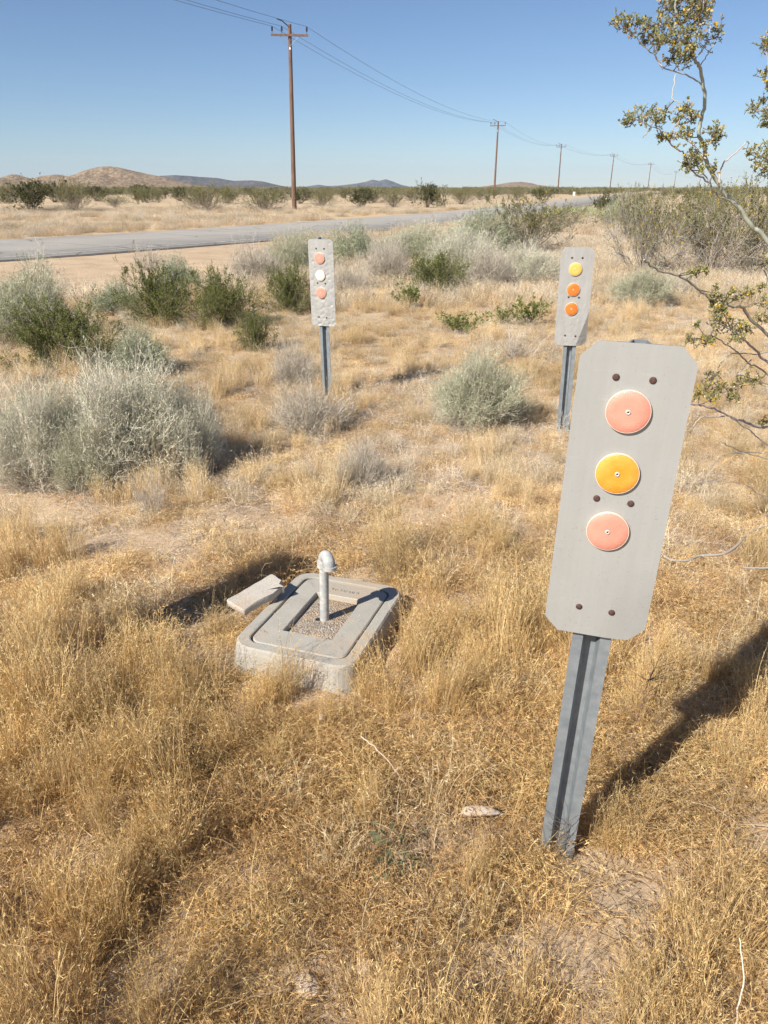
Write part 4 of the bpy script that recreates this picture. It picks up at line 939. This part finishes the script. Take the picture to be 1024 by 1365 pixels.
# ------------------------------------------------------------------ big flowering creosote reaching in from the right
BX, BY = 2.35, 3.15; BZ = tz(BX, BY)
FC = thing('creosote_bush', 'tall open creosote with bare silvery limbs and yellow flowers overhanging the grass', 'shrub', (BX, BY, BZ))
BR = [  # (radius mm at start, list of px points, Y start, Y end)  drawn from the root side outwards
 (15, [(1155, 640), (1110, 440), (1024, 323), (1003, 303), (988, 280), (969, 261), (954, 240), (941, 212), (940, 197), (932, 181), (935, 157), (940, 135), (937, 111), (932, 89), (926, 80), (915, 49), (901, 18), (905, -15)], 3.15, 2.95),
 (4, [(935, 112), (917, 101), (901, 95), (883, 89), (874, 74), (855, 58), (846, 46), (826, 38)], 2.98, 2.85),
 (3, [(901, 97), (897, 120), (898, 132), (914, 141), (922, 150)], 2.93, 2.9), (3, [(926, 80), (940, 60), (948, 35), (950, 10)], 2.96, 3.05), (3, [(915, 49), (930, 30), (938, 5), (935, -20)], 2.95, 2.9),
 (3, [(883, 89), (872, 70), (878, 45), (884, 15)], 2.9, 3.0), (3, [(926, 80), (905, 70), (890, 62)], 2.96, 3.0), (3, [(932, 89), (945, 70), (962, 40)], 2.96, 3.1),
 (4.5, [(945, 243), (923, 228), (911, 206), (892, 191), (880, 175), (868, 168), (846, 160)], 3.0, 2.85), (3, [(868, 168), (862, 178), (856, 184)], 2.88, 2.88), (3, [(892, 191), (897, 172), (907, 158), (914, 148)], 2.92, 2.9),
 (4, [(941, 212), (923, 191), (912, 184), (895, 180)], 2.97, 3.05), (3, [(940, 197), (948, 188), (956, 180)], 2.96, 2.95), (3.5, [(944, 240), (930, 222), (928, 210), (921, 208)], 2.98, 3.0),
 (4.5, [(958, 245), (962, 222), (970, 212), (985, 200), (994, 189), (998, 191), (996, 202), (1010, 210)], 3.0, 3.15), (5, [(972, 268), (954, 258), (946, 240)], 3.0, 2.95),
 (11, [(1155, 650), (1090, 520), (1024, 447), (1001, 426), (990, 410), (976, 408), (954, 402), (937, 390), (920, 377), (903, 367), (883, 362), (868, 354), (858, 346)], 3.15, 2.75),
 (6, [(1140, 600), (1024, 500), (1000, 486), (983, 470), (969, 460), (948, 447), (935, 452)], 3.1, 2.7), (9, [(1120, 560), (1024, 484), (1011, 470), (993, 454), (975, 440)], 3.1, 2.8),
 (3.5, [(1030, 468), (1002, 472), (979, 471), (965, 479), (953, 498), (948, 512)], 3.0, 2.8), (3, [(1002, 480), (985, 495), (978, 505)], 2.95, 2.8),
 (10, [(1150, 640), (1060, 580), (1024, 570), (1009, 569), (993, 562), (974, 556), (958, 548), (939, 541), (918, 539)], 3.1, 2.75), (5, [(1120, 640), (1024, 592), (1000, 574), (972, 555)], 3.1, 2.8),
 (4, [(965, 555), (950, 556), (935, 556), (923, 569), (912, 567)], 2.8, 2.7), (4, [(1110, 640), (1024, 613), (986, 600), (962, 590)], 3.1, 2.8), (3.5, [(1015, 604), (983, 603), (962, 609), (948, 622)], 2.95, 2.75),
 (3, [(1140, 690), (1024, 663), (993, 646), (944, 641), (896, 654), (880, 658)], 3.1, 2.6), (3, [(1060, 660), (1024, 684), (955, 726)], 3.05, 2.85),
 (5, [(1075, 330), (1040, 240), (1024, 215), (1010, 208)], 3.2, 3.2), (5, [(1100, 300), (1050, 160), (1024, 145), (1008, 148)], 3.2, 3.2), (4, [(1050, 160), (1030, 110), (1020, 70)], 3.2, 3.25), (5, [(1130, 520), (1060, 420), (1024, 370), (1012, 352)], 3.2, 3.3),
 (4, [(1045, 520), (1000, 505), (985, 512)], 3.0, 2.85)]
loc0 = np.array([BX, BY, BZ]); allp = []
def smooth_path(P, n):
    t = np.linspace(0, 1, len(P)); tt = np.linspace(0, 1, n); m = np.gradient(P, t, axis=0)
    i = np.clip(np.searchsorted(t, tt) - 1, 0, len(P) - 2); h = (t[i + 1] - t[i])[:, None]; s = ((tt - t[i])[:, None]) / h
    return (2 * s**3 - 3 * s**2 + 1) * P[i] + (s**3 - 2 * s**2 + s) * h * m[i] + (-2 * s**3 + 3 * s**2) * P[i + 1] + (s**3 - s**2) * h * m[i + 1]
for r, pts, ya, yb in BR:
    L = np.linspace(0, 1, len(pts)); P = np.array([on_y(a, b_, ya + (yb - ya) * t) for (a, b_), t in zip(pts, L)]) - loc0
    if pts[0][0] > 1100: P = np.vstack([[rng.normal(0, .05), rng.normal(0, .05), -.05], P])
    Q = smooth_path(P, 5 * len(P)); Q += rng.normal(0, .0015, Q.shape); allp.append(Q); mb = MB()
    g_ = shade_cols((.44, .38, .335), 1)[0]; mb.tube(Q, np.linspace(r, r * .42 if len(P) > 6 else r * .6, len(Q)) * .001 * .68, 7, g_); mb.obj('branch', M_TWIG, FC, True)
g1 = [(881, 737), (894, 746), (917, 747), (932, 741), (963, 740), (982, 730), (997, 716), (1024, 707), (1080, 700)]
P = np.array([on_z(a, b_, .09) for a, b_ in g1]); P[4:, 2] += [.005, .01, .02, .03, .05]; P -= loc0; P = np.vstack([P, [-.05, 0, 0]]); Q = smooth_path(P, 40); mb = MB(); mb.tube(Q, np.linspace(.004, .008, 40), 7, (.36, .32, .27)); mb.obj('branch', M_TWIG, FC, True)
P = np.array([on_z(a, b_, .12) for a, b_ in [(990, 757), (1024, 757), (1070, 752)]]) - loc0; P = np.vstack([P, [-.1, -.1, .02]]); mb = MB(); Q = smooth_path(P, 24); mb.tube(Q, np.linspace(.004, .006, 24), 7, (.36, .32, .27)); mb.obj('branch', M_TWIG, FC, True)
ap = np.concatenate(allp)
z8 = lambda a, b_, r, Y=2.93: (800 + a / 3.25, b_ / 3.25, r / 3.25, Y)
CL = [z8(75, 105, 38, 2.85), z8(110, 110, 42, 2.85), z8(165, 105, 42, 2.88), z8(200, 130, 38), z8(250, 140, 45), z8(300, 100, 42), z8(280, 30, 45, 3.0), z8(330, 30, 55), z8(390, 25, 60), z8(440, 30, 45, 3.0), z8(470, 50, 38, 3.05), z8(440, 90, 42), z8(370, 80, 45), z8(395, 140, 35), z8(455, 175, 40, 3.05), z8(510, 130, 36, 3.1), z8(410, 205, 30), z8(350, 190, 35), z8(310, 250, 38), z8(355, 255, 42), z8(395, 255, 30), z8(245, 185, 35), z8(190, 180, 25), z8(330, 150, 40), z8(285, 180, 36), z8(415, 60, 50), z8(350, -20, 60), z8(430, -20, 50),
      z8(120, 540, 28, 2.85), z8(150, 510, 36, 2.86), z8(200, 500, 40, 2.88), z8(240, 525, 38, 2.9), z8(275, 500, 34), z8(370, 470, 34), z8(390, 490, 36), z8(400, 515, 25), z8(345, 520, 26), z8(300, 600, 30), z8(345, 590, 38), z8(390, 595, 32), z8(270, 600, 20), z8(500, 570, 38), z8(520, 590, 34), z8(490, 610, 25), z8(455, 625, 16), z8(405, 660, 38), z8(395, 700, 38), z8(430, 700, 34), z8(370, 720, 24), z8(500, 730, 22), z8(440, 740, 20),
      (1018, 62, 11, 3.25), (1024, 55, 10, 3.25), (1020, 98, 9, 3.25), (1024, 118, 9, 3.2), (1016, 135, 8, 3.2), (1006, 147, 10, 3.2), (1022, 155, 10, 3.2), (1018, 168, 7, 3.2), (1000, 204, 9, 3.15), (1012, 206, 11, 3.15), (1022, 212, 13, 3.15), (1008, 222, 8, 3.15), (1020, 230, 9, 3.2), (1030, 200, 12, 3.2), (1035, 150, 14, 3.2),
      (931, 362, 8, 2.8), (922, 363, 6, 2.8), (940, 361, 6, 2.8), (954, 390, 10, 2.85), (974, 392, 10, 2.85), (989, 393, 12, 2.9), (997, 390, 8, 2.9), (963, 397, 9, 2.85), (952, 407, 9, 2.8), (963, 413, 9, 2.8),
      (958, 418, 14, 2.8), (972, 433, 14, 2.8), (956, 431, 13, 2.8), (985, 440, 12, 2.8), (996, 437, 9, 2.85), (930, 433, 6, 2.75), (920, 452, 9, 2.72), (938, 455, 9, 2.72), (950, 452, 7, 2.75), (983, 454, 8, 2.8), (940, 522, 13, 2.8), (950, 507, 11, 2.8), (962, 519, 12, 2.8), (932, 527, 8, 2.8), (950, 530, 9, 2.8), (974, 525, 8, 2.85), (997, 503, 11, 2.85), (985, 512, 10, 2.85), (981, 530, 8, 2.85), (1010, 508, 9, 2.9), (1015, 425, 12, 3.0), (1020, 405, 12, 3.0), (1018, 565, 9, 3.0), (1020, 350, 12, 3.3), (1014, 385, 9, 3.2)]
tw, lf = MB(), MB()
for px, py, r, Y in CL:
    Y += rng.normal(0, .03); c0 = on_y(px, py, Y) - loc0; rad = r * 1.22 * mpp(Y, c0[2]); j = np.argmin(((ap - c0) ** 2).sum(1)); s = ap[j]
    t = np.linspace(0, 1, 7)[:, None]; mid = (s + c0) / 2 + rng.normal(0, .12, 3) * np.linalg.norm(s - c0)
    tw.tube(((1 - t) ** 2 * s + 2 * t * (1 - t) * mid + t * t * c0), np.linspace(.0022, .0014, 7), 4, (.16, .13, .11))
    nt_ = int(6 + r * .6); e = c0 + unit(rng.normal(size=(nt_, 3)) + [-.1, 0, .25]) * rad * rng.uniform(.5, 1.25, (nt_, 1)); K = 4; tt = np.linspace(0, 1, K)[None, :, None]
    st0 = c0 + rng.normal(0, .25, (nt_, 3)) * rad; Pt = st0[:, None] * (1 - tt) + e[:, None] * tt; wv = np.cumsum(rng.normal(0, .1, Pt.shape), 1) * rad; Pt = Pt + wv
    tw.prisms(Pt, .0011, shade_cols((.15, .125, .10), nt_), 3)
    nl = 6; u = rng.uniform(.2, 1, (nt_, nl)) * (K - 1); k = np.minimum(u.astype(int), K - 2); f = (u - k)[..., None]; I = np.arange(nt_)[:, None]
    p = (Pt[I, k] * (1 - f) + Pt[I, k + 1] * f).reshape(-1, 3); mx = rng.uniform(0, 1, (len(p), 1)); olive = py > 340
    c = np.array([.21, .21, .06]) * (1 - mx) + np.array([.42, .385, .15]) * mx
    for sgn in (-1, 1):
        d = unit(rng.normal(size=p.shape) + [0, 0, .5]); lf.leaves(p, d, rng.uniform(.007, .012, len(p)), rng.uniform(.004, .0065, len(p)), c * (1 + .12 * rng.normal(size=(len(p), 1))))
    nf = rng.poisson(r * .22); fp = np.repeat(c0 + unit(rng.normal(size=(nf, 3)) + [0, -.2, .4]) * rad * .9, 5, 0)
    if nf: lf.leaves(fp, unit(rng.normal(size=fp.shape) + [0, 0, .3]), .010, .007, np.where(rng.uniform(size=(len(fp), 1)) < .7, [[.66, .42, .03]], [[.58, .50, .34]]))
tw.obj('twigs', M_TWIG, FC); lf.obj('foliage', M_LEAF, FC)
st, lf2 = creosote(2.2, 1.1, 13, 9, 6, 8, leaf=(.085, .09, .03), leaf2=(.17, .16, .055), ls=.013, flower=.05, twig=(.34, .30, .27), az=(-.9, .9), r0=.005)
st.obj('stems', M_TWIG, FC); lf2.obj('outer_foliage', M_LEAF, FC)

# ------------------------------------------------------------------ haze
hz = MB(); hz.box((0, 0, 210), (40000, 40000, 424)); M_HAZE = bpy.data.materials.new('haze'); M_HAZE.use_nodes = True; n = M_HAZE.node_tree; n.nodes.clear()
out = n.nodes.new('ShaderNodeOutputMaterial'); pv = n.nodes.new('ShaderNodeVolumePrincipled'); pv.inputs['Color'].default_value = (.62, .78, 1.0, 1); pv.inputs['Density'].default_value = 2.8e-5
n.links.new(pv.outputs[0], out.inputs['Volume'])
ho = hz.obj('haze', M_HAZE); ho['kind'] = 'stuff'; ho['label'] = 'thin bluish desert haze over the far plain'
